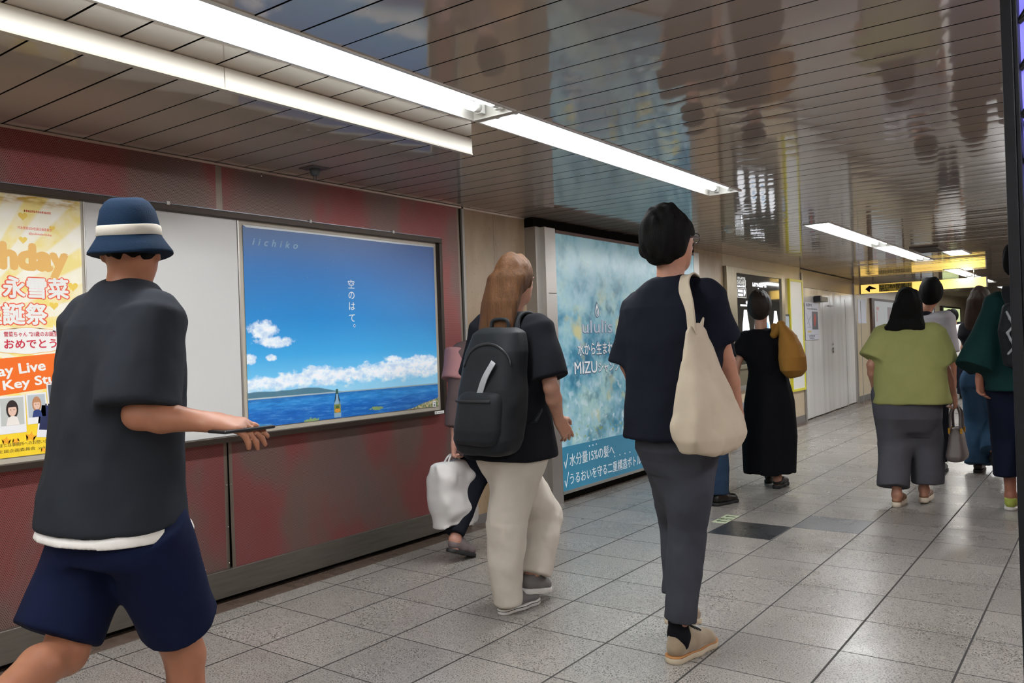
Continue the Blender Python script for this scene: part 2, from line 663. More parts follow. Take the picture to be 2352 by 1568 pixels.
# right side of the passage and the ends
M_RIGHT = mat('right_wall_tile', '#b7a68a', rough=.35, noise=.06, nscale=3)
wr = boxes('wall_right', [((XR, YB, 0), (XR + .2, YE, H + .05))], M_RIGHT)
wr['kind'] = 'structure'
M_REDP = mat('red_panel', '#a3302f', rough=.4)
boxes('reflection_panel_red', [((XR - .03, y0, .1), (XR, y1, 2.0)) for y0, y1 in ((0.2, 1.5), (3.2, 5.2), (7.2, 8.4), (10.4, 12.6))], M_REDP)['kind'] = 'structure'  # unseen red panels, added to give the left wall red reflections
boxes('reflection_panel_dark', [((XR - .03, y0, .1), (XR, y1, 2.05)) for y0, y1 in ((1.7, 2.9), (5.6, 6.9), (12.9, 14.4), (16, 19))], mat('dark_panel', '#40352f', rough=.35))['kind'] = 'structure'  # unseen dark panels, added to break up those reflections
boxes('wall_front', [((-1.2, YE, 0), (XR + .2, YE + .2, H + .1))], mat('end_wall', '#b9ad98', rough=.4))['kind'] = 'structure'
boxes('wall_back', [((-1.2, YB - .2, 0), (XR + .2, YB, H + .1))], mat('end_wall_back', '#8d8070', rough=.4))['kind'] = 'structure'


# ------------------------------------------------------------------ lights
M_PAN = mat('fixture_pan', '#f4f5f2', rough=.35)
M_RIM = mat('fixture_rim', '#c8c6bf', rough=.4, metal=.1)
M_CAPM = mat('tube_cap', '#d9d9d4', rough=.3, metal=.3)


def row_shift(dx):
    """the matching light row on the other side of the passage, copied from the first"""
    m_open = M_TUBE.copy()
    m_open.name = 'fluorescent_tube_open'
    m_open.node_tree.nodes['Principled BSDF'].inputs['Emission Strength'].default_value = 24.0
    m_open.cycles.emission_sampling = 'FRONT'
    opened = {}
    for t in [o for o in COL.objects if o.name.startswith('ceiling_light')]:
        if t.location.y < -6 or t.location.y > 14: continue
        r = t.copy()
        COL.objects.link(r)
        r.location.x += dx
        r.location.z -= .004
        r['label'] = 'right hand row: ' + t['label'].replace('twin tube ceiling light', 'tube light')
        for ch in list(t.children):
            q = ch.copy()
            COL.objects.link(q)
            q.parent = r
            if q.name.startswith('tube'):
                q.location.z -= .050
                if ch.data not in opened:
                    opened[ch.data] = ch.data.copy()
                    opened[ch.data].materials.clear()
                    opened[ch.data].materials.append(m_open)
                q.data = opened[ch.data]
            if q.name.startswith('lampholder'): q.location.z -= .050
            for g_ in ch.children:
                w = g_.copy()
                COL.objects.link(w)
                w.parent = q


def fixture(y0, y1, label, n):
    t = empty('ceiling_light', ((LX0 + LX1) / 2, (y0 + y1) / 2, H), label, 'ceiling light', 'fluorescent lights along the passage ceiling')
    d = .085
    w = .012
    bm = bmesh.new()
    # rim and tray walls
    add_box(bm, (LX0, y0, H - .006), (LX0 + w, y1, H + d))
    add_box(bm, (LX1 - w, y0, H - .006), (LX1, y1, H + d))
    add_box(bm, (LX0 + w, y0, H - .006), (LX1 - w, y0 + w, H + d))
    add_box(bm, (LX0 + w, y1 - w, H - .006), (LX1 - w, y1, H + d))
    link('housing', to_mesh(bm, 'housing'), t, M_RIM)
    boxes('reflector', [((LX0 + w, y0 + w, H + d - .012), (LX1 - w, y1 - w, H + d))], M_PAN, t)
    ld = bpy.data.lights.new('lamp', 'AREA')
    ld.shape = 'RECTANGLE'
    ld.size = .165
    ld.size_y = y1 - y0 - .17
    ld.energy = LAMP_WATTS
    ld.color = (.97, .985, 1.0)
    lo = bpy.data.objects.new('lamp', ld)
    COL.objects.link(lo)
    lo.parent = t
    lo.location = (0, 0, -.001)
    for x in (LX0 + .067, LX1 - .067):
        z = H + .030
        tb = tubes('tube', [([(x, y0 + .075, z), (x, y1 - .075, z)], .019)], M_TUBE, t, 12)
        tubes('tube_cap', [([(x, y0 + .045, z), (x, y0 + .075, z)], .0195), ([(x, y1 - .075, z), (x, y1 - .045, z)], .0195)], M_CAPM, tb, 12)
        boxes('lampholder', [((x - .016, y0 + .022, z - .022), (x + .016, y0 + .045, H + d - .012)), ((x - .016, y1 - .045, z - .022), (x + .016, y1 - .022, H + d - .012))], M_WHITE, t)
    return t


names = ['twin tube ceiling light further back behind the hanging board', 'twin tube ceiling light just short of the hanging board', 'long twin tube ceiling light beside the white hanging board', 'long twin tube ceiling light past the end of the hanging board',
         'twin tube ceiling light over the black dress and mustard bag', 'twin tube ceiling light just before the yellow exit sign', 'first twin tube ceiling light beyond the yellow exit sign', 'second twin tube ceiling light beyond the yellow exit sign', 'third twin tube ceiling light beyond the yellow exit sign', 'farthest twin tube ceiling light down the passage']
for (y0, y1), lb in zip(LIGHTS, names): fixture(y0, y1, lb, 0)
row_shift(2.75)

M_LED = mat('led_panel', '#ffffff', emis='#f8fbff', estr=9.0)
for (x0, x1, y0, y1), lb in zip(PANELS, ['square white panel light beside the dark ceiling vent', 'small square panel light above the far end of the exit sign', 'farthest square panel light in the ceiling']):
    t = empty('panel_light', ((x0 + x1) / 2, (y0 + y1) / 2, H), lb, 'ceiling light', 'square ceiling panels')
    boxes('frame', [((x0, y0, H - .008), (x0 + .015, y1, H + .03)), ((x1 - .015, y0, H - .008), (x1, y1, H + .03)), ((x0 + .015, y0, H - .008), (x1 - .015, y0 + .015, H + .03)), ((x0 + .015, y1 - .015, H - .008), (x1 - .015, y1, H + .03))], M_RIM, t)
    boxes('diffuser', [((x0 + .015, y0 + .015, H + .0), (x1 - .015, y1 - .015, H + .012))], M_LED, t)

x0, x1, y0, y1 = VENT
t = empty('ceiling_vent', ((x0 + x1) / 2, (y0 + y1) / 2, H), 'dark brown square vent in the ceiling before the yellow sign', 'vent')
boxes('frame', [((x0, y0, H - .02), (x0 + .03, y1, H)), ((x1 - .03, y0, H - .02), (x1, y1, H)), ((x0 + .03, y0, H - .02), (x1 - .03, y0 + .03, H)), ((x0 + .03, y1 - .03, H - .02), (x1 - .03, y1, H))], mat('vent_brown', '#4c3f35', rough=.5), t)
boxes('slat', [((x0 + .03, y0 + .04 + .055 * k, H - .016), (x1 - .03, y0 + .066 + .055 * k, H - .003)) for k in range(10)], mat('vent_slat', '#382e27', rough=.5), t)

# hanging board below the ceiling on the wall side of the lights
t = empty('hanging_board', (.965, -1.5, H), 'long cream board hanging from the ceiling beside the fluorescent light', 'hanging board')
for a, b in ((-4.2, -1.72), (-1.716, -.4615), (-.4585, .853)):
    boxes('board', [((.955, a, 2.128), (.972, b, H - .001))], M_SOFFIT, t, .0012)
boxes('lower_edge', [((.953, -4.2, 2.122), (.974, .853, 2.128))], mat('board_edge', '#a9a294', rough=.5), t)

# little sensor on the ceiling
t = empty('sprinkler', (-.02, .76, H), 'small grey sprinkler on a square plate in the ceiling', 'sprinkler')
M_SPR = mat('sprinkler_grey', '#5f6466', rough=.5, metal=.3)
boxes('plate', [((-.075, .70, H - .006), (.04, .815, H))], mat('sprinkler_plate', '#6f655f', rough=.4, metal=.4), t, .001)
tubes('body', [([(-.02, .76, H - .006), (-.02, .76, H - .022), (-.02, .76, H - .038)], [.028, .026, .02])], M_SPR, t, 14)
tubes('prong', [([(-.02 + dx, .76, H - .036), (-.02 + dx * .8, .76, H - .062)], .003) for dx in (-.012, .012)], M_SPR, t, 6)

# second small sensor farther on
t = empty('smoke_detector', (.9, 4.7, H), 'small round detector on the ceiling behind the tote bag man', 'detector')
tubes('base', [([(.62, 4.9, H), (.62, 4.9, H - .012)], .05)], M_SOFFIT, t, 16)
tubes('sensor', [([(.62, 4.9, H - .012), (.62, 4.9, H - .035)], [.035, .025])], M_SOFFIT, t, 16)
t.location = (.62, 4.9, H)
for ch in t.children: ch.data.transform(Matrix.Translation((.28, -.2, 0)))


# ------------------------------------------------------------------ poster board on the perforated wall
PX = -0.215     # face the posters are stuck to
t = empty('poster_board', (XW, .2, .8), 'long dark framed notice board on the perforated wall', 'notice board')
FZ0, FZ1, FY0, FY1 = .800, 1.945, -2.6, 1.948
boxes('frame', [((XW - .005, FY0, FZ1 - .030), (PX + .03, FY1, FZ1)), ((XW - .005, FY0, FZ0), (PX + .03, FY1, FZ0 + .028)), ((XW - .005, FY1 - .028, FZ0 + .028), (PX + .03, FY1, FZ1 - .03)), ((XW - .005, FY0, FZ0 + .028), (PX + .03, FY0 + .028, FZ1 - .03))], M_BRONZE, t, .002)
boxes('frame_cover_strip', [((PX + .012, FY0 + .01, FZ1 + .0005), (PX + .029, FY1 - .01, FZ1 + .004))], mat('cover_strip', '#7c8087', rough=.3, metal=.7), t)
boxes('back_panel', [((XW - .002, FY0 + .028, FZ0 + .028), (PX - .004, FY1 - .028, FZ1 - .03))], mat('board_back', '#b9b2a2', rough=.35), t)
boxes('white_panel', [((PX - .004, -.352, FZ0 + .03), (PX - .001, .408, FZ1 - .032))], mat('blank_white_panel', '#cfd0ce', rough=.25), t)['label'] = 'blank white panel between the two posters'
boxes('joint_strip', [((PX - .004, -.359, FZ0 + .03), (PX + .001, -.354, FZ1 - .032)), ((PX - .004, .410, FZ0 + .03), (PX + .003, .418, FZ1 - .032))], M_ALU, t)
boxes('clip', [((PX + .012, y - .008, FZ1 - .004), (PX + .032, y + .008, FZ1 + .012)) for y in (.02, .86, 1.50)], mat('clip_grey', '#c6c6c2', rough=.4), t)


def mat_sky_poster():
    g = NT('sky_poster_print')
    uv = g.n('TexCoord').outputs['UV']
    s = g.sep(uv)
    u, v = s[0], s[1]
    asp = g.vec('MULTIPLY', uv, (1.44, 1.0, 1.0))
    # sky
    sky = g.ramp(v, [(0.14, '#8fcdea'), (0.24, '#66b8e2'), (0.36, '#3a9cd6'), (0.55, '#1f7fc2'), (0.80, '#1b69ad'), (1.0, '#235a98')])
    corner = g.rng(g.math('ADD', u, v), 1.35, 2.0)
    sky = g.mix(g.math('MULTIPLY', corner, .55), sky, lin('#153873'))
    # cloud bank
    big = g.noise(asp, 7.0, 6, .62)
    pt = g.vec('MULTIPLY', asp, (1.0, 1.7, 1.0))
    det = g.noise(pt, 13.0, 6, .6, w=1.7)
    low = g.noise(g.comb(u, 0.0, 0.0), 5.0, 3, .55)
    topl = g.math('ADD', g.rng(u, 0.0, 1.0, .255, .315), g.math('MULTIPLY', g.math('SUBTRACT', low, .5), .14))
    lowl = g.rng(u, 0.0, 1.0, .175, .20)
    ma = g.math('MULTIPLY', g.rng(g.math('SUBTRACT', topl, v), -.02, .03), g.rng(g.math('SUBTRACT', v, lowl), -.04, .05))
    cl = g.math('MULTIPLY', g.rng(g.math('ADD', g.math('MULTIPLY', ma, .40), det), .62, .80), g.rng(ma, .02, .25))
    # the high puffs at the left
    puff = None
    for cu, cv, ru, rv, st in ((.075, .485, .085, .065, 1), (.12, .425, .115, .040, 1), (.105, .345, .035, .022, 1), (.01, .34, .05, .035, 1), (.9, .30, .12, .04, 1), (.72, .31, .08, .03, .9)):
        du = g.math('DIVIDE', g.math('SUBTRACT', u, cu), ru)
        dv = g.math('DIVIDE', g.math('SUBTRACT', v, cv), rv)
        q = g.math('SUBTRACT', 1.0, g.math('ADD', g.math('MULTIPLY', du, du), g.math('MULTIPLY', dv, dv)), None, True)
        q = g.math('MULTIPLY', q, st)
        puff = q if puff is None else g.math('MAXIMUM', puff, q)
    big2 = g.noise(asp, 19.0, 6, .62)
    cp = g.math('MULTIPLY', g.rng(g.math('ADD', g.math('MULTIPLY', puff, .55), big2), .70, .92), g.rng(puff, .05, .3))
    cloud = g.math('MAXIMUM', cl, cp)
    shade = g.noise(pt, 16.0, 4, .6, w=4.0)
    ccol = g.mix(g.rng(shade, .35, .62), lin('#b9cfe4'), lin('#f4f7f9'))
    col = g.mix(g.math('MULTIPLY', cloud, .93), sky, ccol)
    haze = g.rng(v, .13, .21, .55, 0.0)
    col = g.mix(haze, col, lin('#8fc4e3'))
    # hills on the left
    hn = g.noise(g.comb(u, 0.0, 2.0), 6.0, 3, .5)
    hh = g.math('MULTIPLY', g.rng(u, .30, .45, 1.0, 0.0, True), .028)
    hh = g.math('ADD', g.math('ADD', hh, .145), g.math('MULTIPLY', g.math('MULTIPLY', g.math('SUBTRACT', hn, .45), .035), g.rng(u, .3, .45, 1.0, 0.05)))
    hill = g.rng(g.math('SUBTRACT', hh, v), -.002, .003)
    hc = g.mix(g.noise(asp, 40.0, 3), lin('#45708a'), lin('#547d8a'))
    col = g.mix(hill, col, hc)
    # far coast, sea
    hor = g.rng(u, 0.0, 1.0, .139, .137)
    coast = g.math('MULTIPLY', g.rng(g.math('ABSOLUTE', g.math('SUBTRACT', v, g.math('ADD', hor, .004))), .002, .005, 1, 0), g.rng(u, .0, .5, .9, .5))
    col = g.mix(g.math('MULTIPLY', coast, .6), col, lin('#dfe7e8'))
    sea = g.ramp(g.math('DIVIDE', v, .139), [(0.0, '#1d63b0'), (.45, '#1a63b4'), (.8, '#2c83c8'), (1.0, '#1f66ad')])
    wv = g.noise(g.vec('MULTIPLY', asp, (1.0, 7.0, 1.0)), 9.0, 6, .7)
    sea = g.mix(g.rng(wv, .50, .85), sea, lin('#5fa4d8'))
    sea = g.mix(g.math('MULTIPLY', g.rng(wv, .5, .3), .6), sea, lin('#114d94'))
    col = g.mix(g.rng(g.math('SUBTRACT', hor, v), -.0015, .0015), col, sea)
    # sandy shore at the lower right, weed at the bottom
    sn = g.noise(asp, 18.0, 4)
    sh = g.math('ADD', g.rng(u, .72, 1.0, -.02, .055), g.math('MULTIPLY', g.math('SUBTRACT', sn, .5), .03))
    sand = g.rng(g.math('SUBTRACT', sh, v), -.003, .004)
    col = g.mix(sand, col, g.mix(g.rng(g.noise(asp, 60.0, 3), .42, .6), lin('#5f7a52'), lin('#c9b78f')))
    weed = None
    for cu, cv, ru, rv in ((.28, .0, .05, .022), (.62, .03, .05, .014)):
        du = g.math('DIVIDE', g.math('SUBTRACT', u, cu), ru)
        dv = g.math('DIVIDE', g.math('SUBTRACT', v, cv), rv)
        q = g.math('SUBTRACT', 1.0, g.math('ADD', g.math('MULTIPLY', du, du), g.math('MULTIPLY', dv, dv)), None, True)
        weed = q if weed is None else g.math('MAXIMUM', weed, q)
    wm = g.rng(g.math('ADD', g.math('MULTIPLY', weed, .5), g.noise(asp, 90.0, 2)), .72, .8)
    col = g.mix(wm, col, lin('#7f9a63'))
    col = g.vec('SCALE', col, scale=1.25)
    return g.out(base=col, rough=.3)


def uv_quad(name, y0, y1, z0, z1, x, thick, m, parent=None):
    me = bpy.data.meshes.new(name)
    co = [(x + thick, y0, z0), (x + thick, y1, z0), (x + thick, y1, z1), (x + thick, y0, z1), (x, y0, z0), (x, y1, z0), (x, y1, z1), (x, y0, z1)]
    fs = [(0, 1, 2, 3), (7, 6, 5, 4), (0, 4, 5, 1), (1, 5, 6, 2), (2, 6, 7, 3), (3, 7, 4, 0)]
    me.from_pydata(co, [], fs)
    uvl = me.uv_layers.new(name='UVMap')
    for lp in me.loops:
        c = co[lp.vertex_index]
        uvl.data[lp.index].uv = ((c[1] - y0) / (y1 - y0), (c[2] - z0) / (z1 - z0))
    return link(name, me, parent, m)


# the sky and sea poster
SY0, SY1, SZ0, SZ1 = .443, 1.893, .853, 1.889
sp = empty('sky_poster', (PX, SY0, SZ0), 'blue sky and sea poster with clouds and a small bottle', 'poster')
uv_quad('print', SY0, SY1, SZ0, SZ1, PX - .0005, .0015, mat_sky_poster(), sp)
TX_ = PX + .0012
M_PALE = mat('pale_blue_print', '#8fb6d8', rough=.4)
text('iichiko', .052, M_PALE, sp, (TX_, .497, 1.795), shear=.28, bold=.0010, spacing=1.75, width=.293)
for ch, z in zip('空のはて', (1.592, 1.530, 1.466, 1.398)):
    text(ch, .056, M_WHITEP, sp, (TX_, 1.168, z + .004), align='CENTER')
poly_sheet('lettering', [oval(1.183, 1.377, .008, .009, 18)], TX_, .0004, M_WHITEP, sp)
poly_sheet('lettering', [oval(1.183, 1.377, .005, .006, 18)], TX_ + .0005, .0003, mat('sky_print_blue', '#1268b8', rough=.4), sp)
# the printed bottle
by = 1.034
bprof = [(.0245, .858), (.0255, .87), (.0255, .925), (.023, .936), (.013, .955), (.0085, .972), (.0075, 1.0), (.0075, 1.016)]
poly_sheet('printed_bottle', [[(by + w, z) for w, z in bprof] + [(by - w, z) for w, z in bprof[::-1]]], TX_, .0004, mat('bottle_glass_print', '#8fb3c9', rough=.35), sp)
poly_sheet('printed_label', [rect(by - .024, by + .024, .884, .932)], TX_ + .0005, .0003, mat('bottle_label_print', '#7d8a4f', rough=.4), sp)
poly_sheet('printed_label', [oval(by, .897, .02, .013, 16)], TX_ + .0009, .0003, mat('bottle_orange_print', '#d99a3a', rough=.4), sp)
poly_sheet('printed_label', [oval(by, .916, .012, .009, 14)], TX_ + .0009, .0003, mat('bottle_green_print', '#4c6a3c', rough=.4), sp)
poly_sheet('printed_cap', [rect(by - .0085, by + .0085, .990, 1.018)], TX_ + .0005, .0003, mat('bottle_cap_print', '#2f5f5a', rough=.4), sp)
# torn white tape edge along the top
poly_sheet('tape', [[(SY0 + .02, SZ1 - .008), (SY0 + .5, SZ1 - .004), (SY1 - .35, SZ1 - .006), (SY1, SZ1 - .002), (SY1, SZ1 + .004), (SY0, SZ1 + .004)]], TX_, .0006, mat('clear_tape', '#c9d2d8', rough=.2), sp)
for (a, b, c_, d, lb) in ((1.838, 1.868, .850, .889, 'small white sticker on the lower right corner of the sky poster'), (1.822, 1.912, .806, .824, 'white strip label on the frame under the sky poster')):
    x = TX_ + .0004 if c_ > .84 else PX + .030
    st = empty('sticker', (x, a, c_), lb, 'sticker')
    poly_sheet('paper', [rect(a, b, c_, d)], x, .0006, M_WHITEP, st)
    if c_ > .84:
        poly_sheet('printed_mark', [rect(a + .006, b - .006, d - .012, d - .007), oval((a + b) / 2, c_ + .013, .008, .008, 12)], x + .0007, .0003, mat('grey_print', '#8a8f96', rough=.5), st)
    else:
        poly_sheet('printed_mark', [rect(a + .008, a + .017, c_ + .004, d - .004), rect(a + .03, b - .008, c_ + .007, d - .008)], x + .0007, .0003, mat('dark_grey_print', '#55585c', rough=.5), st)


def mat_bday():
    g = NT('birthday_poster_print')
    uv = g.n('TexCoord').outputs['UV']
    s = g.sep(uv)
    y = g.math('SUBTRACT', g.math('MULTIPLY', s[0], .92), .42)
    z = g.math('SUBTRACT', g.math('MULTIPLY', s[1], 1.06), .52)
    ang = g.math('ARCTAN2', z, y)
    ray = g.math('SINE', g.math('MULTIPLY', ang, 26.0))
    ray = g.rng(ray, -.25, .25)
    base = g.mix(ray, lin('#fbf6dc'), lin('#f7e58a'))
    edge = g.rng(g.noise(uv, 9.0, 4), .42, .62)
    base = g.mix(g.math('MULTIPLY', edge, .45), base, lin('#ffffff'))
    low = g.rng(s[1], .30, .12)
    base = g.mix(low, base, lin('#fbd93a'))
    gold = g.math('MULTIPLY', g.rng(s[1], .955, .985), g.rng(g.noise(g.vec('MULTIPLY', uv, (14, 60, 1)), 1.0, 4), .42, .6))
    base = g.mix(gold, base, lin('#cfa63a'))
    return g.out(base=base, rough=.24)


BY0, BY1, BZ0, BZ1 = -1.29, -.372, .852, 1.910
bp_ = empty('birthday_poster', (PX, BY1, BZ0), 'yellow and white birthday poster with orange band and photo prints', 'poster')
uv_quad('print', BY0, BY1, BZ0, BZ1, PX - .0005, .0015, mat_bday(), bp_)
M_GOLD = mat('gold_print', '#eebb62', rough=.4)
M_REDT = mat('red_orange_print', '#ee5a35', rough=.4)
M_CRIM = mat('crimson_print', '#cf2743', rough=.4)
M_ORNG = mat('orange_print', '#f4711c', rough=.35)
M_STAR = mat('star_print', '#f6ad2c', rough=.4)
M_HEART = mat('heart_print', '#f3d153', rough=.4)
text('Birthday', .140, M_GOLD, bp_, (TX_, -.905, 1.612), bold=.0095, width=.478, tall=1.0)
for body, ya, yb, zz in (('永雪菜', -.687, -.430, 1.500), ('生誕祭', -.775, -.520, 1.392)):
    text(body, .089, M_REDT, bp_, (TX_, ya - .006, zz), bold=.0075, width=yb - ya + .012)
    text(body, .089, M_WHITEP, bp_, (TX_ + .0009, ya, zz), bold=.0030, width=yb - ya)
# speech bubble
bub = []
for k in range(10):
    a0 = 2 * math.pi * k / 10
    for q in range(5):
        a = a0 + 2 * math.pi / 10 * q / 5
        r_ = 1 + .07 * math.sin(math.pi * q / 5)
        bub.append((-.60 + .158 * r_ * math.cos(a), 1.317 + .050 * r_ * math.sin(a)))
poly_sheet('printed_bubble', [[(y + (y + .6) * .02, z + (z - 1.317) * .05) for y, z in bub]], TX_, .0003, M_GOLD, bp_)
poly_sheet('printed_bubble', [bub, [(-.500, 1.352), (-.478, 1.355), (-.497, 1.385)]], TX_ + .0004, .0003, M_WHITEP, bp_)
text('雪菜ちゃん "21歳のお誕生日"', .022, M_CRIM, bp_, (TX_ + .0012, -.688, 1.336), width=.232, bold=.0003)
text('おめでとう!', .042, M_CRIM, bp_, (TX_ + .0012, -.688, 1.289), width=.218, bold=.0009)
poly_sheet('printed_band', [[(-1.28, 1.205), (-.376, 1.272), (-.376, 1.135), (-.76, 1.095), (-1.28, 1.04)]], TX_, .0004, M_ORNG, bp_)
text('Birthday Live', .058, M_WHITEP, bp_, (TX_ + .0009, -.875, 1.160), bold=.0016, width=.345, rot=math.radians(6))
text('in AKIBA Key Studio', .052, M_WHITEP, bp_, (TX_ + .0009, -.965, 1.094), bold=.0014, width=.560, rot=math.radians(6))
glyphs(-.60, -.492, 1.843, .009, 14, TX_, M_REDT, bp_)
text('代永雪菜2024生誕企画委員会', .013, M_REDT, bp_, (TX_, -.624, 1.772), width=.132)
text('@yukinabirthday', .012, M_REDT, bp_, (TX_, -.582, 1.752), width=.09)
M_FOOT = mat('footer_print', '#5d4a12', rough=.5)
text('ご本人または事務所へのお問い合わせはご遠慮ください', .017, M_FOOT, bp_, (TX_, -.76, .896), width=.38)
text('2024生誕企画委員会  yukinabu.birthday@', .015, M_FOOT, bp_, (TX_, -.76, .873), width=.35)


def heart(cy, cz, r_, m):
    pts = []
    for k in range(24):
        a = 2 * math.pi * k / 24
        pts.append((cy + r_ * 16 * math.sin(a) ** 3 / 16, cz + r_ * (13 * math.cos(a) - 5 * math.cos(2 * a) - 2 * math.cos(3 * a) - math.cos(4 * a)) / 16))
    poly_sheet('printed_heart', [pts], TX_, .0003, m, bp_)


for cy, cz, r_ in ((-.603, 1.825, .018), (-.49, 1.786, .012), (-.605, 1.728, .016), (-.412, 1.545, .021), (-.492, 1.462, .018), (-.41, 1.44, .012), (-.72, 1.81, .018)): heart(cy, cz, r_, M_HEART)


def star(cy, cz, r_, rot):
    pts = []
    for k in range(10):
        a = rot + math.pi * k / 5
        q = r_ if k % 2 == 0 else r_ * .45
        pts.append((cy + q * math.sin(a), cz + q * math.cos(a)))
    poly_sheet('printed_star', [pts], TX_, .0003, M_STAR, bp_)


for cy, cz, r_, rt in ((-.598, .927, .022, .2), (-.655, .915, .015, .5), (-.69, .92, .018, .1), (-.50, .89, .02, .4), (-.45, .94, .022, .9), (-.42, .9, .016, .1), (-.55, .868, .013, .3), (-.395, 1.02, .018, .6)): star(cy, cz, r_, rt)

M_PHW = mat('photo_border', '#efeff1', rough=.3)
M_PHS = mat('photo_skin', '#e8c2ae', rough=.4)
M_PHH = mat('photo_hair', '#3b2a24', rough=.4)


def photo_print(cy, cz, w, h_, rot, bgc, hairc, topc, dark=False):
    ph = poly_sheet('photo_print', [rect(cy - w / 2, cy + w / 2, cz - h_ / 2, cz + h_ / 2, rot)], TX_ + .0008, .0003, M_PHW, bp_)
    def R_(y, z): return (cy + y * math.cos(rot) - z * math.sin(rot), cz + y * math.sin(rot) + z * math.cos(rot))
    iw, z0, z1 = w * .43, -h_ * .28, h_ * .45
    def sheet(lp, k, mm): poly_sheet('picture', [[R_(y, z) for y, z in lp]], TX_ + .0012 + .0003 * k, .0002, mm, ph)
    sheet([(-iw, z0), (iw, z0), (iw, z1), (-iw, z1)], 0, mat('photo_bg' + bgc, bgc, rough=.4))
    if dark:
        sheet([(-iw * .1, z0), (iw * .8, z0), (iw * .5, z0 + h_ * .35), (iw * .1, z0 + h_ * .3)], 1, mat('photo_top' + topc, topc, rough=.4))
        sheet(oval(iw * .3, h_ * .16, w * .12, w * .15, 14), 2, M_PHH)
        return
    sheet([(y * .95, z) for y, z in oval(0, h_ * .14, w * .24, h_ * .25, 18)], 1, mat('photo_hair' + hairc, hairc, rough=.4))
    sheet([(-w * .25, z0), (w * .25, z0), (w * .18, z0 + h_ * .2), (0, z0 + h_ * .26), (-w * .18, z0 + h_ * .2)], 2, mat('photo_top' + topc, topc, rough=.4))
    sheet(oval(0, h_ * .12, w * .16, h_ * .16, 18), 3, M_PHS)
    sheet([(-w * .17, h_ * .2), (w * .17, h_ * .2), (w * .15, h_ * .3), (-w * .15, h_ * .3)], 4, mat('photo_hair' + hairc, hairc, rough=.4))
    sheet(oval(-w * .06, h_ * .13, w * .018, h_ * .014, 8), 5, M_PHH)
    sheet(oval(w * .06, h_ * .13, w * .018, h_ * .014, 8), 5, M_PHH)


photo_print(-.572, 1.04, .078, .125, .03, '#b9c3c9', '#c08a62', '#2b3f7a')
photo_print(-.49, 1.085, .08, .11, .05, '#5f6670', '#5b4436', '#30333a', True)
photo_print(-.665, 1.022, .100, .150, .02, '#c2c6c2', '#2e2422', '#efe9e2')
photo_print(-.522, .985, .092, .138, -.13, '#1f2b52', '#2e2422', '#343a4c', True)
photo_print(-.78, 1.03, .100, .150, -.06, '#d0c8c0', '#3a2a24', '#e2c0c8')


# ------------------------------------------------------------------ stone wall niche: tall backlit advertising panel
def mat_water():
    g = NT('water_flower_print')
    p = g.obj()
    s = g.sep(p)
    z = s[2]
    n1 = g.noise(p, 2.2, 4, .6)
    n2 = g.noise(p, 4.6, 3, .6, w=2.0)
    warp = g.vec('ADD', p, g.vec('SCALE', g.comb(n1, n2, n1), scale=.25))
    vo = g.n('TexVoronoi', feature='F1')
    g.set(vo.inputs['Vector'], warp)
    vo.inputs['Scale'].default_value = 11.0
    c = g.ramp(n1, [(.30, '#226a8c'), (.42, '#4690ae'), (.52, '#86bccb'), (.62, '#aed3cf'), (.74, '#5aa0bb')])
    c = g.mix(g.rng(n2, .48, .68), c, lin('#a8d0de'))
    c = g.mix(g.math('MULTIPLY', g.rng(n2, .46, .34), .75), c, lin('#2b6a86'))
    low = g.math('MULTIPLY', g.rng(z, 1.05, .75), g.rng(vo.outputs['Distance'], .02, .10, 1.0, 0.0))
    c = g.mix(g.math('MULTIPLY', low, .7), c, lin('#2f6f92'))
    fl = g.math('MULTIPLY', g.rng(g.noise(p, 3.4, 3, .5, w=7.7), .57, .66), g.rng(z, 1.75, 1.35))
    c = g.mix(g.math('MULTIPLY', fl, .8), c, lin('#d7cf86'))
    wh = g.math('MULTIPLY', g.rng(g.noise(warp, 14.0, 3, .5, w=9.0), .56, .66), g.rng(z, 1.3, .6, .15, .8))
    c = g.mix(wh, c, lin('#cfe6ec'))
    soft = g.rng(z, 1.5, 1.95)
    c = g.mix(g.math('MULTIPLY', soft, .5), c, lin('#8fbfc9'))
    gr = g.math('MULTIPLY', g.rng(g.noise(p, 26.0, 3, .5, w=5.0), .56, .66), g.rng(g.math('ABSOLUTE', g.math('SUBTRACT', z, .52)), .02, .09, 1, 0))
    c = g.mix(gr, c, lin('#8fa04c'))
    return g.out(base=c, rough=.25, emis=c, estr=.20)


UX = -.13
t = empty('advertising_panel', (UX, 4.5, 0), 'tall blue green backlit panel with painted water flowers', 'advertising panel')
boxes('face', [((UX - .04, 3.215, .085), (UX, 5.80, 2.09))], mat_water(), t)
boxes('column', [((XW - .02, 2.99, 0), (UX - .03, 3.055, 2.125)), ((XW - .02, 3.055, 0), (UX + .012, 3.085, 2.125)), ((XW - .02, 3.085, 0), (UX + .004, 3.213, 1.62)), ((XW - .02, 3.085, 1.6225), (UX + .004, 3.213, 2.125))], M_ALU, t, .002)
boxes('column', [((XW - .02, 5.80, 0), (UX + .004, 5.93, 2.125))], M_ALU, t, .002)
boxes('top_rail', [((XW - .02, 3.215, 2.09), (UX + .006, 5.80, 2.115))], mat('rail_brown', '#5a4037', rough=.4, metal=.4), t)
boxes('base_rail', [((XW - .02, 3.215, .062), (UX + .006, 5.80, .085))], M_ALU, t)
boxes('plinth', [((XW - .02, 3.215, 0), (UX - .04, 5.80, .062))], M_DARK, t)
boxes('head_gap', [((XW - .02, 2.99, 2.125), (UX - .05, 5.93, H - .005))], M_DARK, t)
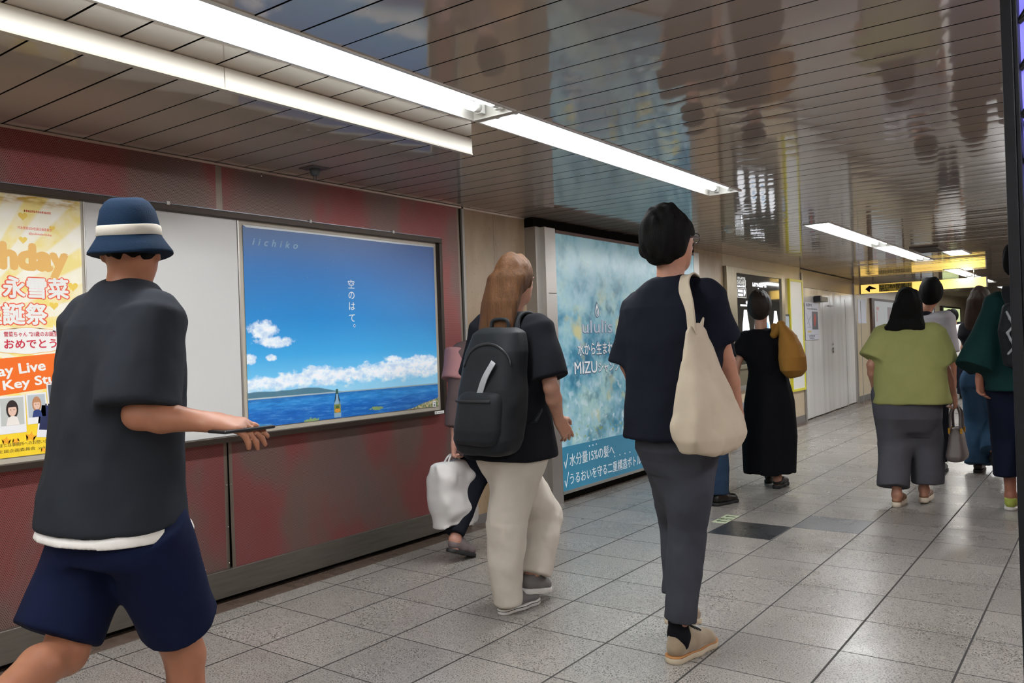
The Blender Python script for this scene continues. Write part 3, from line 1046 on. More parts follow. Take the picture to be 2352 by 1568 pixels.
boxes('caption_band', [((UX, 3.218, .0855), (UX + .0012, 4.040, .428)), ((UX, 4.043, .0855), (UX + .0012, 5.798, .428))], mat('teal_print', '#388fb2', rough=.3, emis='#388fb2', estr=.08), t)
M_SHD = mat('blue_outline_print', '#436a8a', rough=.4)
M_WL = mat('white_lit_print', '#f4f8fa', rough=.4, emis='#f4f8fa', estr=.16)
M_LAV = mat('lavender_print', '#c2cfe0', rough=.4, emis='#c2cfe0', estr=.12)
UT = UX + .0015
text('ululis', .150, M_SHD, t, (UT, 3.567, 1.312), bold=.004, width=.50)
text('ululis', .150, M_LAV, t, (UT + .0008, 3.571, 1.314), bold=.0006, width=.490)
dr = []
for k in range(28):
    a = 2 * math.pi * k / 28
    dr.append((3.815 + .050 * math.sin(a) * math.sin(a / 2) ** 1.2, 1.507 + .070 * math.cos(a)))
poly_sheet('printed_drop', [dr], UT, .0005, M_SHD, t)
poly_sheet('printed_drop', [[(3.815 + (y - 3.815) * .78, 1.50 + (z - 1.505) * .78) for y, z in dr]], UT + .0008, .0005, M_WL, t)
poly_sheet('printed_drop', [[(3.815 + (y - 3.815) * .5, 1.487 + (z - 1.505) * .5) for y, z in dr]], UT + .0016, .0005, M_SHD, t)
poly_sheet('printed_drop', [[(3.815 + (y - 3.815) * .32, 1.482 + (z - 1.505) * .32) for y, z in dr]], UT + .0024, .0005, mat('drop_pale', '#b5d2de', rough=.4, emis='#b5d2de', estr=.15), t)
for body, sz, y0, z0, w in (('水から生まれた', .112, 3.492, 1.140, .66), ('MIZU', .140, 3.432, .985, .352), ('シャンプー', .092, 3.805, .990, .44)):
    text(body, sz, M_SHD, t, (UT, y0 - .005, z0 - .003), bold=.0055, width=w + .01)
    text(body, sz, M_WL, t, (UT + .001, y0, z0), bold=.0008, width=w)
for body, sz, y0, z0, w in (('水分量15%の髪へ', .105, 3.315, .275, .71), ('うるおいを守る二重構造ボトル', .098, 3.312, .132, 1.19)):
    text(body, sz, M_WL, t, (UT + .0008, y0, z0), width=w)
for k, (y, z) in enumerate(((3.62, .392), (3.675, .393), (3.73, .394), (4.03, .255), (4.12, .256), (4.21, .257), (4.30, .258))):
    poly_sheet('printed_dot', [oval(y, z, .008, .007, 10)], UT + .0008, .0005, M_WL, t)
for z in (.30, .155):
    poly_sheet('printed_tick', [[(3.232, z + .01), (3.242, z + .015), (3.254, z - .025), (3.292, z + .075), (3.298, z + .07), (3.256, z - .045)]], UT + .0008, .0005, M_WL, t)


# ------------------------------------------------------------------ digital sign in a steel cabinet
DX = -.235
t = empty('digital_sign', (DX, 7.9, 0), 'dark digital sign in a steel cabinet behind the black dress', 'digital sign')
M_CAB = mat('cabinet_champagne', '#8b836f', rough=.35, metal=.6)
boxes('cabinet', [((XW - .02, 6.905, .66), (DX - .01, 8.93, 2.06))], M_CAB, t, .003)
boxes('frame', [((DX - .01, 7.09, .86), (DX + .02, 7.20, 2.06)), ((DX - .01, 8.81, .86), (DX + .02, 8.93, 2.06)), ((DX - .01, 7.20, 1.992), (DX + .02, 8.81, 2.06)), ((DX - .01, 7.20, .86), (DX + .02, 8.81, .91)), ((DX - .01, 6.905, .66), (DX + .02, 7.09, 2.06))], mat('sign_frame', '#a69d86', rough=.3, metal=.6), t, .003)
boxes('screen', [((DX - .01, 7.20, .91), (DX, 8.81, 1.992))], mat('screen_glass', '#20201f', rough=.05, spec=.9, emis='#3b3a38', estr=.35), t)
M_SCW = mat('screen_white', '#ffffff', rough=.3, emis='#eef4ff', estr=.85)
M_SCG = mat('screen_grey', '#c0c0c0', rough=.3, emis='#b9b9b4', estr=.7)
M_SCB = mat('screen_blue', '#8fb6d8', rough=.3, emis='#86b3d9', estr=.9)
M_SCK = mat('screen_black', '#151515', rough=.3, emis='#151515', estr=.2)
DT = DX + .001
glyphs(7.268, 7.53, 1.922, .034, 7, DT, M_SCG, t)
text('ISHIDA新宿', .075, M_SCG, t, (DT, 7.262, 1.864), width=.285, bold=.002)
glyphs(7.262, 7.54, 1.832, .024, 6, DT, M_SCW, t)
poly_sheet('pictogram', [rect(7.255, 7.548, 1.705, 1.822)], DT, .0006, M_SCG, t)
poly_sheet('pictogram', [rect(7.265, 7.538, 1.713, 1.814)], DT + .0008, .0006, M_SCK, t)
poly_sheet('pictogram', [rect(7.28, 7.43, 1.725, 1.755), rect(7.28, 7.43, 1.77, 1.802), [(7.46, 1.725), (7.50, 1.74), (7.525, 1.77), (7.51, 1.805), (7.46, 1.805), (7.46, 1.79), (7.49, 1.785), (7.495, 1.765), (7.475, 1.745)]], DT + .0016, .0006, M_SCW, t)
glyphs(7.765, 8.262, 1.856, .048, 10, DT, M_SCW, t, True)
poly_sheet('picture', [oval(7.97, 1.83, .02, .014, 10)], DT, .0006, M_SCW, t)
glyphs(7.52, 7.75, 1.632, .042, 4, DT, M_SCW, t)
poly_sheet('picture', [rect(7.34, 7.95, 1.606, 1.628)], DT, .0006, M_SCW, t)
glyphs(7.5, 8.4, 1.045, .045, 12, DT, M_SCG, t)
glyphs(7.36, 7.6, .99, .03, 4, DT, M_SCG, t)
for k, cy in enumerate((7.50, 7.90, 8.24, 8.58)):
    pr = [(.045, 1.565), (.055, 1.545), (.07, 1.48), (.105, 1.39), (.115, 1.32), (.105, 1.23), (.085, 1.17)]
    lp = [(cy + w, z) for w, z in pr] + [(cy - w, z) for w, z in pr[::-1]]
    poly_sheet('printed_bottle', [lp], DT, .0006, M_SCW, t)
    if k in (1, 2):
        poly_sheet('printed_label', [oval(cy + .01, 1.36, .06, .06, 14)], DT + .0008, .0006, M_SCB, t)
boxes('lower_panel', [((XW - .02, 6.905, .60), (DX + .005, 8.93, .66))], M_ALU, t)

t = empty('utility_cabinet', (XW, 7.6, 0), 'low grey cabinet with a white mark under the digital sign', 'cabinet')
boxes('body', [((XW - .009, 7.0, 0), (DX + .01, 8.3, .46))], mat('cabinet_grey', '#7d8287', rough=.45), t, .004)
poly_sheet('printed_mark', [[(7.24, .30), (7.36, .33), (7.40, .31), (7.36, .29), (7.30, .26)]], DX + .0105, .0006, M_WHITEP, t)

t = empty('framed_notice', (-.25, 9.5, .47), 'tall narrow yellow framed white notice beside the hoarding', 'notice')
M_YEL = mat('yellow_frame', '#c9c23c', rough=.35, emis='#c9c23c', estr=.08)
boxes('frame', [((-.275, 9.20, .46), (-.235, 9.235, 2.02)), ((-.275, 9.755, .46), (-.235, 9.79, 2.02)), ((-.275, 9.235, 1.985), (-.235, 9.755, 2.02)), ((-.275, 9.235, .46), (-.235, 9.755, .495))], M_YEL, t, .002)
boxes('sheet', [((-.272, 9.235, .495), (-.245, 9.755, 1.985))], mat('notice_white', '#cfd0cc', rough=.35, emis='#cfd0cc', estr=.12), t)
t = empty('sign_plate', (-.25, 9.08, 1.24), 'small dark framed sign plate left of the yellow frame', 'sign')
boxes('frame', [((-.275, 8.965, 1.24), (-.25, 9.185, 1.53))], mat('plate_dark', '#39404a', rough=.4), t, .002)
boxes('sheet', [((-.25, 8.985, 1.26), (-.248, 9.165, 1.50))], mat('plate_sheet', '#a8b4bd', rough=.4), t)

# ------------------------------------------------------------------ white hoarding with notices
HD = np.array([-.14, 3.55])
ang = math.atan2(-.14, 3.55)


def hx(y): return -.285 + (y - 9.84) * (-.14 / 3.55)


t = empty('hoarding', (-.3, 11.6, 0), 'white sheeted hoarding with wavy film and a door closing the side passage', 'hoarding')


def mat_film():
    g = NT('white_film')
    p = g.obj()
    n = g.noise(g.vec('MULTIPLY', p, (1, 2.2, .18)), 2.5, 4, .6)
    g.bump(n, .22, .04)
    c = g.mix(g.noise(g.vec('MULTIPLY', p, (1, 3, .2)), 1.5, 3), lin('#cbcbc6'), lin('#dcdcd8'))
    return g.out(base=c, rough=.2, spec=.6)


bm = bmesh.new()
NY, NZ = 60, 10
rnd = random.Random(9)
ph = [rnd.uniform(0, 6) for _ in range(6)]
rows = []
for j in range(NZ + 1):
    z = .015 + (1.93 - .015) * j / NZ
    rw = []
    for i in range(NY + 1):
        y = 9.88 + 3.40 * i / NY
        wv = .004 * math.sin(y * 5 + ph[0] + z * .6) + .002 * math.sin(y * 11 + ph[1] - z) + .0012 * math.sin(y * 19 + ph[2])
        rw.append(bm.verts.new((hx(y) + wv, y, z)))
    rows.append(rw)
for j in range(NZ):
    for i in range(NY):
        bm.faces.new((rows[j][i], rows[j][i + 1], rows[j + 1][i + 1], rows[j + 1][i]))
me = bpy.data.meshes.new('film')
bm.to_mesh(me); bm.free()
me.polygons.foreach_set('use_smooth', [True] * len(me.polygons))
link('film', me, t, mat_film())


def skew(o):
    """push a wall-built child onto the hoarding's slanted face"""
    w = o.parent.location if o.parent else Vector((0, 0, 0))
    p = o.parent
    w = Vector((0, 0, 0))
    while p is not None:
        w += p.location
        p = p.parent
    for v in o.data.vertices: v.co.x += hx(v.co.y + w.y)
    return o


for y0, y1 in ((9.80, 9.88), (13.28, 13.42)): skew(boxes('post', [((-.04, y0, 0), (.03, y1, 2.13))], M_ALU, t))
skew(boxes('header', [((-.04, 9.88, 1.935), (-.005, 13.28, 2.19))], mat('header_board', '#a3917a', rough=.35), t))
skew(boxes('backing', [((-.08, 9.88, 0), (-.03, 13.28, 1.935))], mat('hoarding_back', '#a5a5a0', rough=.6), t))
skew(boxes('door_edge', [((.006, 11.05, .02), (.012, 11.062, 1.76)), ((.006, 12.0, .02), (.012, 12.012, 1.76)), ((.010, 11.40, 1.685), (.018, 11.72, 1.70))], mat('seam_grey', '#8f8d88', rough=.4), t))
skew(glyphs(11.60, 11.68, 1.055, .05, 1, .014, M_BLACKP, t))
skew(poly_sheet('lettering', [oval(11.635, 1.005, .033, .022, 10), oval(11.64, .955, .034, .024, 10)], .0135, .001, M_BLACKP, t))
t2 = empty('camera_box', (-.29, 10.75, 1.77), 'small black camera box fixed at the top of the hoarding', 'camera')
skew(boxes('body', [((.012, 10.62, 1.735), (.10, 11.02, 1.81))], mat('camera_grey', '#6b675c', rough=.4), t2, .006))
skew(boxes('lens_hood', [((.012, 10.52, 1.73), (.11, 10.62, 1.82))], mat('camera_black', '#1b1d1e', rough=.4), t2, .006))
t2 = empty('paper_notice', (-.29, 10.3, 1.17), 'white paper notice with a map and a red picture on the hoarding', 'notice')
NX = .012
skew(boxes('sheet', [((NX, 9.98, 1.165), (NX + .002, 10.76, 1.72))], mat('paper_white', '#c8cbd6', rough=.4), t2))
skew(poly_sheet('picture', [rect(10.37, 10.72, 1.315, 1.585)], NX + .0025, .0006, mat('picture_dark', '#54565c', rough=.4), t2))
skew(poly_sheet('picture', [[(10.47, 1.38), (10.53, 1.36), (10.57, 1.42), (10.60, 1.50), (10.55, 1.56), (10.49, 1.54), (10.46, 1.47)]], NX + .0035, .0006, mat('picture_red', '#b2413b', rough=.4), t2))
skew(poly_sheet('printed_line', [[(10.05, 1.56), (10.06, 1.565), (10.25, 1.36), (10.24, 1.355)], [(10.08, 1.40), (10.30, 1.52), (10.305, 1.51), (10.085, 1.39)], rect(10.08, 10.32, 1.345, 1.352), rect(10.07, 10.70, 1.235, 1.24)], NX + .0025, .0006, mat('line_grey', '#8e939c', rough=.5), t2))
skew(poly_sheet('printed_block', [rect(10.10, 10.30, 1.272, 1.298)], NX + .0025, .0006, mat('block_yellow', '#c7b06a', rough=.5), t2))
M_GREYT = mat('grey_text', '#6f747c', rough=.5)
for ya, yb, z, h_, n_ in ((10.06, 10.38, 1.655, .045, 4), (10.10, 10.66, 1.612, .02, 12), (10.17, 10.5, 1.205, .026, 8), (10.19, 10.47, 1.178, .02, 8)):
    skew(glyphs(ya, yb, z, h_, n_, NX + .0025, M_GREYT, t2))

# ------------------------------------------------------------------ yellow exit sign
SY = 13.8
t = empty('exit_sign', (.6, SY, 2.17), 'long yellow backlit exit sign hanging under the ceiling', 'exit sign')
EX0, EX1, EZ0, EZ1 = -.40, 1.60, 1.955, 2.118
boxes('case', [((EX0, SY, EZ0 - .004), (EX1, SY + .11, EZ1 + .004)), ((EX1, SY - .008, EZ0 - .004), (EX1 + .015, SY + .11, EZ1 + .004)), ((EX0 - .012, SY - .008, EZ0 - .004), (EX0, SY + .11, EZ1 + .004))], mat('sign_case', '#77736a', rough=.4, metal=.5), t)
boxes('face', [((EX0, SY - .006, EZ0), (EX1, SY, EZ1))], mat('yellow_lit_face', '#f2c966', rough=.3, emis='#ffd36e', estr=1.05), t)
boxes('covered_field', [((-.09, SY - .010, EZ0 + .02), (.46, SY - .006, EZ1 - .008))], mat('dull_olive_field', '#8d7a2e', rough=.4, emis='#8d7a2e', estr=.25), t)
AXF = ((1, 0, 0), (0, 0, 1), (0, -1, 0))
M_ARR = mat('sign_black', '#18130a', rough=.4)
zc = (EZ0 + EZ1) / 2
bm = bmesh.new()
for lp in ([(-.325, zc), (-.258, zc + .056), (-.243, zc + .056), (-.295, zc + .006), (-.14, zc + .006), (-.14, zc - .006), (-.295, zc - .006), (-.243, zc - .056), (-.258, zc - .056)],):
    a = [bm.verts.new((x, SY - .0065, z)) for x, z in lp]
    b = [bm.verts.new((x, SY - .009, z)) for x, z in lp]
    bm.faces.new(a[::-1]); bm.faces.new(b)
    for i in range(len(lp)): bm.faces.new((a[i], a[(i + 1) % len(lp)], b[(i + 1) % len(lp)], b[i]))
bmesh.ops.triangulate(bm, faces=[f for f in bm.faces if len(f.verts) > 4])
link('arrow', to_mesh(bm, 'arrow'), t, M_ARR)
text('出口B9閉鎖中', .088, M_ARR, t, (-.07, SY - .0115, EZ0 + .073), AXF, width=.51, bold=.002)
text('Exit', .055, M_ARR, t, (-.06, SY - .0115, EZ0 + .028), AXF, width=.14, bold=.0012)
text('Closed', .055, M_ARR, t, (.20, SY - .0115, EZ0 + .028), AXF, width=.24, bold=.0012)
tubes('hanger', [([(x, SY + .05, EZ1), (x, SY + .05, H)], .012) for x in (-.2, .6, 1.42)], M_ALU, t, 8)

# ------------------------------------------------------------------ far notice boards
FX = -.42
t = empty('notice_board', (FX, 16, 1), 'framed white notice board beyond the hoarding', 'notice board')
boxes('frame', [((FX, 14.5, .85), (FX + .04, 14.72, 1.90)), ((FX, 17.6, .85), (FX + .04, 17.7, 1.90)), ((FX, 14.72, 1.86), (FX + .04, 17.6, 1.90)), ((FX, 14.72, .85), (FX + .04, 17.6, .89))], mat('board_brown', '#5b4638', rough=.4, metal=.3), t)
boxes('sheet', [((FX, 14.72, .89), (FX + .02, 17.6, 1.86))], mat('far_white', '#cfd3d4', rough=.35), t)
boxes('picture', [((FX + .02, 15.9, 1.25), (FX + .022, 16.9, 1.75))], mat('far_picture', '#9a8f93', rough=.4), t)
boxes('printed_line', [((FX + .02, 14.95, 1.68), (FX + .022, 15.15, 1.74)), ((FX + .02, 14.95, 1.45), (FX + .022, 15.0, 1.65)), ((FX + .02, 14.9, 1.3), (FX + .022, 15.4, 1.32))], mat('far_pink', '#cf9a98', rough=.4), t)
t = empty('paper_notice', (FX, 13.9, 1.5), 'plain white paper on the wall just past the hoarding', 'notice')
boxes('sheet', [((FX, 13.6, 1.42), (FX + .003, 14.2, 1.86))], mat('paper_white', '#c8cbd6'), t)
t = empty('light_box', (FX, 20, 1), 'small lit yellow green sign far down the left wall', 'sign')
boxes('frame', [((FX, 22.2, 1.1), (FX + .06, 25.4, 1.9))], M_BRONZE, t)
boxes('face', [((FX + .06, 22.4, 1.15), (FX + .065, 25.2, 1.85))], mat('far_lit', '#cfe0a0', rough=.4, emis='#d5e3a8', estr=.8), t)
t = empty('framed_poster', (FX, 19, 1), 'small blue framed poster far down the left wall', 'poster')
boxes('frame', [((FX, 18.6, 1.1), (FX + .04, 21.2, 1.9))], mat('far_frame_blue', '#3c4654', rough=.4), t)
boxes('face', [((FX + .04, 18.8, 1.15), (FX + .045, 21.0, 1.85))], mat('far_poster_white', '#c3ced6', rough=.4, emis='#c3ced6', estr=.2), t)

# ------------------------------------------------------------------ sticker on the floor
t = empty('floor_sticker', (1.17, 3.24, 0), 'pale green exit sticker on the floor before the black tile', 'sticker')
boxes('sheet', [((1.122, 3.10, 0.0), (1.222, 3.365, .0016))], mat('sticker_green', '#c6cfae', rough=.4), t)
M_SGR = mat('sticker_dark', '#2f4a2a', rough=.5)
AXG = ((1, 0, 0), (0, 1, 0), (0, 0, 1))
text('出口', .055, M_SGR, t, (1.128, 3.205, .0022), AXG, width=.085, bold=.001)
bm = bmesh.new()
for lp in ([(1.135, 3.15), (1.158, 3.172), (1.158, 3.158), (1.21, 3.158), (1.21, 3.142), (1.158, 3.142), (1.158, 3.128)], [(1.135, 3.31), (1.158, 3.332), (1.158, 3.318), (1.21, 3.318), (1.21, 3.302), (1.158, 3.302), (1.158, 3.288)]):
    bm.faces.new([bm.verts.new((x, y, .0024)) for x, y in lp])
bmesh.ops.triangulate(bm, faces=bm.faces[:])
link('arrow', to_mesh(bm, 'arrow'), t, M_SGR)

# ------------------------------------------------------------------ black lattice screen at the right edge
t = empty('lattice_screen', (3.5, -.3, 0), 'black framed lattice light screen at the right edge', 'screen')
M_BLK = mat('black_steel', '#090a10', rough=.5, spec=.3, bump=.05, bscale=400)
M_BLK2 = mat('black_steel_dark', '#0d0e13', rough=.5)
LX, LXE, LY = 3.194, 3.98, -.30
boxes('frame', [((LX, LY, 0), (LX + .019, LY + .10, 2.13)), ((LX + .019, LY + .004, 0), (LX + .027, LY + .09, 2.13)), ((LXE - .03, LY, 0), (LXE, LY + .10, 2.13)), ((LX + .027, LY, 2.09), (LXE - .03, LY + .10, 2.13)), ((LX + .027, LY, .0), (LXE - .03, LY + .10, .06))], M_BLK, t, .0015)
boxes('lower_panel', [((LX + .027, LY + .02, .06), (LXE - .03, LY + .06, 1.28))], M_BLK2, t)
boxes('lit_panel', [((LX + .027, LY + .06, 1.28), (LXE - .03, LY + .075, 2.09))], mat('lilac_light', '#8f8cff', rough=.4, emis='#8a86f5', estr=.75), t)
rnd = random.Random(21)
lat = []
for k in range(6):
    cx0 = LX + .027 + .118 * k
    for j in range(9):
        z0 = 1.28 + .09 * j
        a = (cx0, LY + .03, z0)
        b = (cx0 + .118, LY + .03, z0 + rnd.choice((-.09, .09, .045)))
        b = (b[0], b[1], min(2.09, max(1.28, b[2])))
        lat.append(([a, b], .006))
        lat.append(([a, (cx0 + .059, LY + .03, min(2.09, z0 + .09))], .005))
lat += [([(LX + .027 + .118 * k, LY + .03, 1.28), (LX + .027 + .118 * k, LY + .03, 2.09)], .005) for k in range(1, 7)]
lat += [([(LX + .03, LY + .03, z), (LXE - .03, LY + .03, z)], .011) for z in (1.30, 1.56, 1.62)]
tubes('lattice', lat, M_BLK2, t, 6, False)

# ------------------------------------------------------------------ figure modelling: smooth distance fields turned into meshes
_LAT = np.random.default_rng(11).random((32, 32, 32)).astype(np.float32)


def vnoise(p):
    i = np.floor(p).astype(np.int32)
    f = (p - i).astype(np.float32)
    f = f * f * (3 - 2 * f)
    i &= 31
    j = (i + 1) & 31
    x0, y0, z0, x1, y1, z1 = i[..., 0], i[..., 1], i[..., 2], j[..., 0], j[..., 1], j[..., 2]
    fx, fy, fz = f[..., 0], f[..., 1], f[..., 2]
    L = _LAT
    a = L[x0, y0, z0] * (1 - fx) + L[x1, y0, z0] * fx
    b = L[x0, y1, z0] * (1 - fx) + L[x1, y1, z0] * fx
    c_ = L[x0, y0, z1] * (1 - fx) + L[x1, y0, z1] * fx
    d = L[x0, y1, z1] * (1 - fx) + L[x1, y1, z1] * fx
    return (a * (1 - fy) + b * fy) * (1 - fz) + (c_ * (1 - fy) + d * fy) * fz - 0.5


def V(*a): return np.array(a, dtype=np.float64)


def unit(a):
    a = np.asarray(a, float)
    return a / max(np.linalg.norm(a), 1e-9)


class Sdf:
    def __init__(self, cell):
        self.cell = cell
        self.ops = []      # (lo, hi, function, k, mode)

    def cone(self, a, b, ra, rb, k=.02, flat=None, cap=False, mode='add'):
        """round cone a->b; flat=(axis, factor) squashes it across axis; cap=True cuts the ends square"""
        a, b = np.asarray(a, float), np.asarray(b, float)
        r = max(ra, rb) * (1 if flat is None else max(1, flat[1]))
        lo, hi = np.minimum(a, b) - r, np.maximum(a, b) + r
        ab = b - a
        L2 = max(ab @ ab, 1e-9)
        L = math.sqrt(L2)

        def f(P):
            q = P - a
            t = (q @ ab) / L2
            tc = np.clip(t, 0, 1)
            w = q - tc[..., None] * ab
            if cap: w = q - t[..., None] * ab
            if flat is not None:
                ax = np.asarray(flat[0], float)
                c_ = w @ ax
                w = w + (c_ * (1 / flat[1] - 1))[..., None] * ax
            d = np.sqrt((w * w).sum(-1)) - (ra + (rb - ra) * tc)
            if flat is not None: d = d * min(1, flat[1])
            if cap:
                e = np.maximum(-t, t - 1) * L
                rc = cap if isinstance(cap, float) else .006
                d, e = d + rc, e + rc
                d = np.minimum(np.maximum(d, e), 0) + np.sqrt(np.maximum(d, 0) ** 2 + np.maximum(e, 0) ** 2) - rc
            return d
        self.ops.append((lo, hi, f, k, mode))
        return self

    def chain(self, pts, rads, k=.02, **kw):
        cap = kw.pop('cap', False)
        n = len(pts) - 1
        for i in range(n):
            last = cap and i == n - 1 and n > 1
            self.cone(pts[i], pts[i + 1], rads[i], rads[i + 1], k if i == 0 else .012, cap=cap if (last or (cap and n == 1)) else False, **kw)
        return self

    def ell(self, c_, r, axes=None, k=.02, mode='add'):
        c_ = np.asarray(c_, float)
        r = np.asarray(r, float)
        A = np.eye(3) if axes is None else np.array(axes, float)
        m = r.max() * 1.02

        def f(P):
            q = ((P - c_) @ A.T) / r
            n = np.sqrt((q * q).sum(-1))
            g = np.sqrt(((q / r) ** 2).sum(-1))
            return n * (n - 1) / np.maximum(g, 1e-6)
        self.ops.append((c_ - m, c_ + m, f, k, mode))
        return self

    def col(self, st, hd, n=2.0, k=.02, rc=.015, mode='add'):
        """upright lofted column: stations (x, y, z, half width, half depth), width across heading hd"""
        st = sorted(st, key=lambda s: s[2])
        S = np.array(st, float)
        zs = S[:, 2]
        rt = V(hd[1], -hd[0], 0)
        fw = V(hd[0], hd[1], 0)
        m = S[:, 3:5].max()
        lo = V(S[:, 0].min() - m, S[:, 1].min() - m, zs[0])
        hi = V(S[:, 0].max() + m, S[:, 1].max() + m, zs[-1])

        def f(P):
            z = P[0, 0, :, 2]
            # smooth interpolation of the stations
            def it(col):
                return np.interp(z, zs, S[:, col])
            cx, cy, hw, hdp = it(0), it(1), it(3), it(4)
            dx, dy = P[..., 0] - cx, P[..., 1] - cy
            u_ = np.abs(dx * rt[0] + dy * rt[1]) / hw
            v_ = np.abs(dx * fw[0] + dy * fw[1]) / hdp
            if n == 2.0: e = np.sqrt(u_ * u_ + v_ * v_)
            else: e = (u_ ** n + v_ ** n) ** (1 / n)
            # approximate distance
            g = np.sqrt((u_ / hw) ** 2 + (v_ / hdp) ** 2) / np.maximum(e, 1e-4)
            d = (e - 1) / np.maximum(g, 1e-3)
            d = np.maximum(d, -np.minimum(hw, hdp))
            dz = np.maximum(zs[0] - P[..., 2], P[..., 2] - zs[-1])
            d, dz = d + rc, dz + rc
            return np.minimum(np.maximum(d, dz), 0) + np.sqrt(np.maximum(d, 0) ** 2 + np.maximum(dz, 0) ** 2) - rc
        self.ops.append((lo, hi, f, k, mode))
        return self

    def plane(self, p, nrm, k=.004):
        """cut away everything on the side the normal points to"""
        p, nrm = np.asarray(p, float), unit(nrm)
        self.ops.append((None, None, lambda P: (P - p) @ nrm, k, 'cutplane'))
        return self

    def mesh(self, name, folds=(), frame=None, smooth=0):
        h = self.cell
        los = np.array([o[0] for o in self.ops if o[4] == 'add'])
        his = np.array([o[1] for o in self.ops if o[4] == 'add'])
        lo = los.min(0) - 4 * h
        hi = his.max(0) + 4 * h
        n = np.ceil((hi - lo) / h).astype(int) + 1
        F = np.full(tuple(n), .25, np.float32)
        ax = [lo[i] + h * np.arange(n[i]) for i in range(3)]

        def block(a, b, pad):
            i0 = np.clip(np.floor((a - pad - lo) / h).astype(int), 0, n - 1)
            i1 = np.clip(np.ceil((b + pad - lo) / h).astype(int) + 1, 1, n)
            return tuple(slice(i0[i], i1[i]) for i in range(3))

        def pts(sl):
            X, Y, Z = np.meshgrid(ax[0][sl[0]], ax[1][sl[1]], ax[2][sl[2]], indexing='ij')
            return np.stack([X, Y, Z], -1)
        for (a, b, f, k, mode) in self.ops:
            if mode == 'cutplane':
                sl = (slice(None),) * 3
                d = f(pts(sl)).astype(np.float32)
                F = np.maximum(F, d)
                continue
            sl = block(a, b, k + 3 * h)
            B = F[sl]
            if B.size == 0: continue
            d = f(pts(sl)).astype(np.float32)
            if mode == 'add':
                hh = np.clip(.5 + .5 * (B - d) / k, 0, 1)
                F[sl] = B * (1 - hh) + d * hh - k * hh * (1 - hh)
            else:      # smooth carve
                d = -d
                hh = np.clip(.5 - .5 * (B - d) / k, 0, 1)
                F[sl] = B * (1 - hh) + d * hh + k * hh * (1 - hh)
        if folds:
            msk = np.abs(F) < .05
            idx = np.nonzero(msk)
            Pm = np.stack([ax[i][idx[i]] for i in range(3)], -1)
            if frame is not None: Pm = Pm @ np.array(frame).T
            dd = 0
            for amp, fr in folds: dd = dd + amp * 2 * vnoise(Pm * np.array(fr) + 7.3)
            F[idx] += dd.astype(np.float32)
        return surface_nets(F, lo, h, name)


def surface_nets(F, lo, h, name):
    S = F < 0
    nx, ny, nz = F.shape
    c8 = np.zeros((nx - 1, ny - 1, nz - 1), np.int8)
    corners = [(i, j, k) for i in (0, 1) for j in (0, 1) for k in (0, 1)]
    for i, j, k in corners: c8 += S[i:nx - 1 + i, j:ny - 1 + j, k:nz - 1 + k]
    act = (c8 > 0) & (c8 < 8)
    I, J, K = np.nonzero(act)
    N = len(I)
    vid = np.full(act.shape, -1, np.int32)
    vid[I, J, K] = np.arange(N)
    vals = {c_: F[I + c_[0], J + c_[1], K + c_[2]] for c_ in corners}
    acc = np.zeros((N, 3))
    cnt = np.zeros(N)
    for c_ in corners:
        for axis in range(3):
            if c_[axis]: continue
            d_ = list(c_); d_[axis] = 1
            va, vb = vals[c_], vals[tuple(d_)]
            x = (va < 0) != (vb < 0)
            t = np.where(x, va / np.where(x, va - vb, 1), 0)
            p = np.array(c_, float)[None, :].repeat(N, 0)
            p[:, axis] += t
            acc += p * x[:, None]
            cnt += x
    co = (np.stack([I, J, K], -1) + acc / cnt[:, None]) * h + lo
    quads = []
    for axis in range(3):
        s0 = [slice(1, -1)] * 3; s1 = [slice(1, -1)] * 3
        s0[axis] = slice(0, -1); s1[axis] = slice(1, None)
        A, B = S[tuple(s0)], S[tuple(s1)]
        o1, o2 = [(1, 2), (2, 0), (0, 1)][axis]
        for flip, msk in ((False, A & ~B), (True, ~A & B)):
            e = np.nonzero(msk)
            e = [e[0].copy(), e[1].copy(), e[2].copy()]
            for q in range(3):
                if q != axis: e[q] += 1
            def cellv(d1, d2):
                cc = [e[0].copy(), e[1].copy(), e[2].copy()]
                cc[o1] -= d1; cc[o2] -= d2
                return vid[cc[0], cc[1], cc[2]]
            qd = [cellv(1, 1), cellv(0, 1), cellv(0, 0), cellv(1, 0)]
            if flip: qd = qd[::-1]
            quads.append(np.stack(qd, -1))
    Q = np.concatenate(quads)
    Q = Q[(Q >= 0).all(1)]
    me = bpy.data.meshes.new(name)
    me.vertices.add(N)
    me.vertices.foreach_set('co', co.astype(np.float32).ravel())
    me.loops.add(len(Q) * 4)
    me.loops.foreach_set('vertex_index', Q.astype(np.int32).ravel())
    me.polygons.add(len(Q))
    me.polygons.foreach_set('loop_start', np.arange(0, len(Q) * 4, 4, dtype=np.int32))
    me.polygons.foreach_set('use_smooth', np.ones(len(Q), bool))
    me.update(calc_edges=True)
    return me


def keep_largest(me):
    """drop stray crumbs left by a cut"""
    bm = bmesh.new()
    bm.from_mesh(me)
    seen, groups = set(), []
    for v in bm.verts:
        if v in seen: continue
        st, g = [v], []
        seen.add(v)
        while st:
            q = st.pop()
            g.append(q)
            for e in q.link_edges:
                w = e.other_vert(q)
                if w not in seen:
                    seen.add(w)
                    st.append(w)
        groups.append(g)
    groups.sort(key=len)
    for g in groups[:-1]: bmesh.ops.delete(bm, geom=g, context='VERTS')
    bm.to_mesh(me)
    bm.free()
    return me


def viewer(depth):
    """photo pixel -> point in the room at a depth from the camera station"""
    def P(px, py, dd=0.0):
        D = depth + dd
        return CAM + FW * D + RT * ((px - 1176.0) / F_PX * D) + UP * ((784.0 - py) / F_PX * D)
    return P


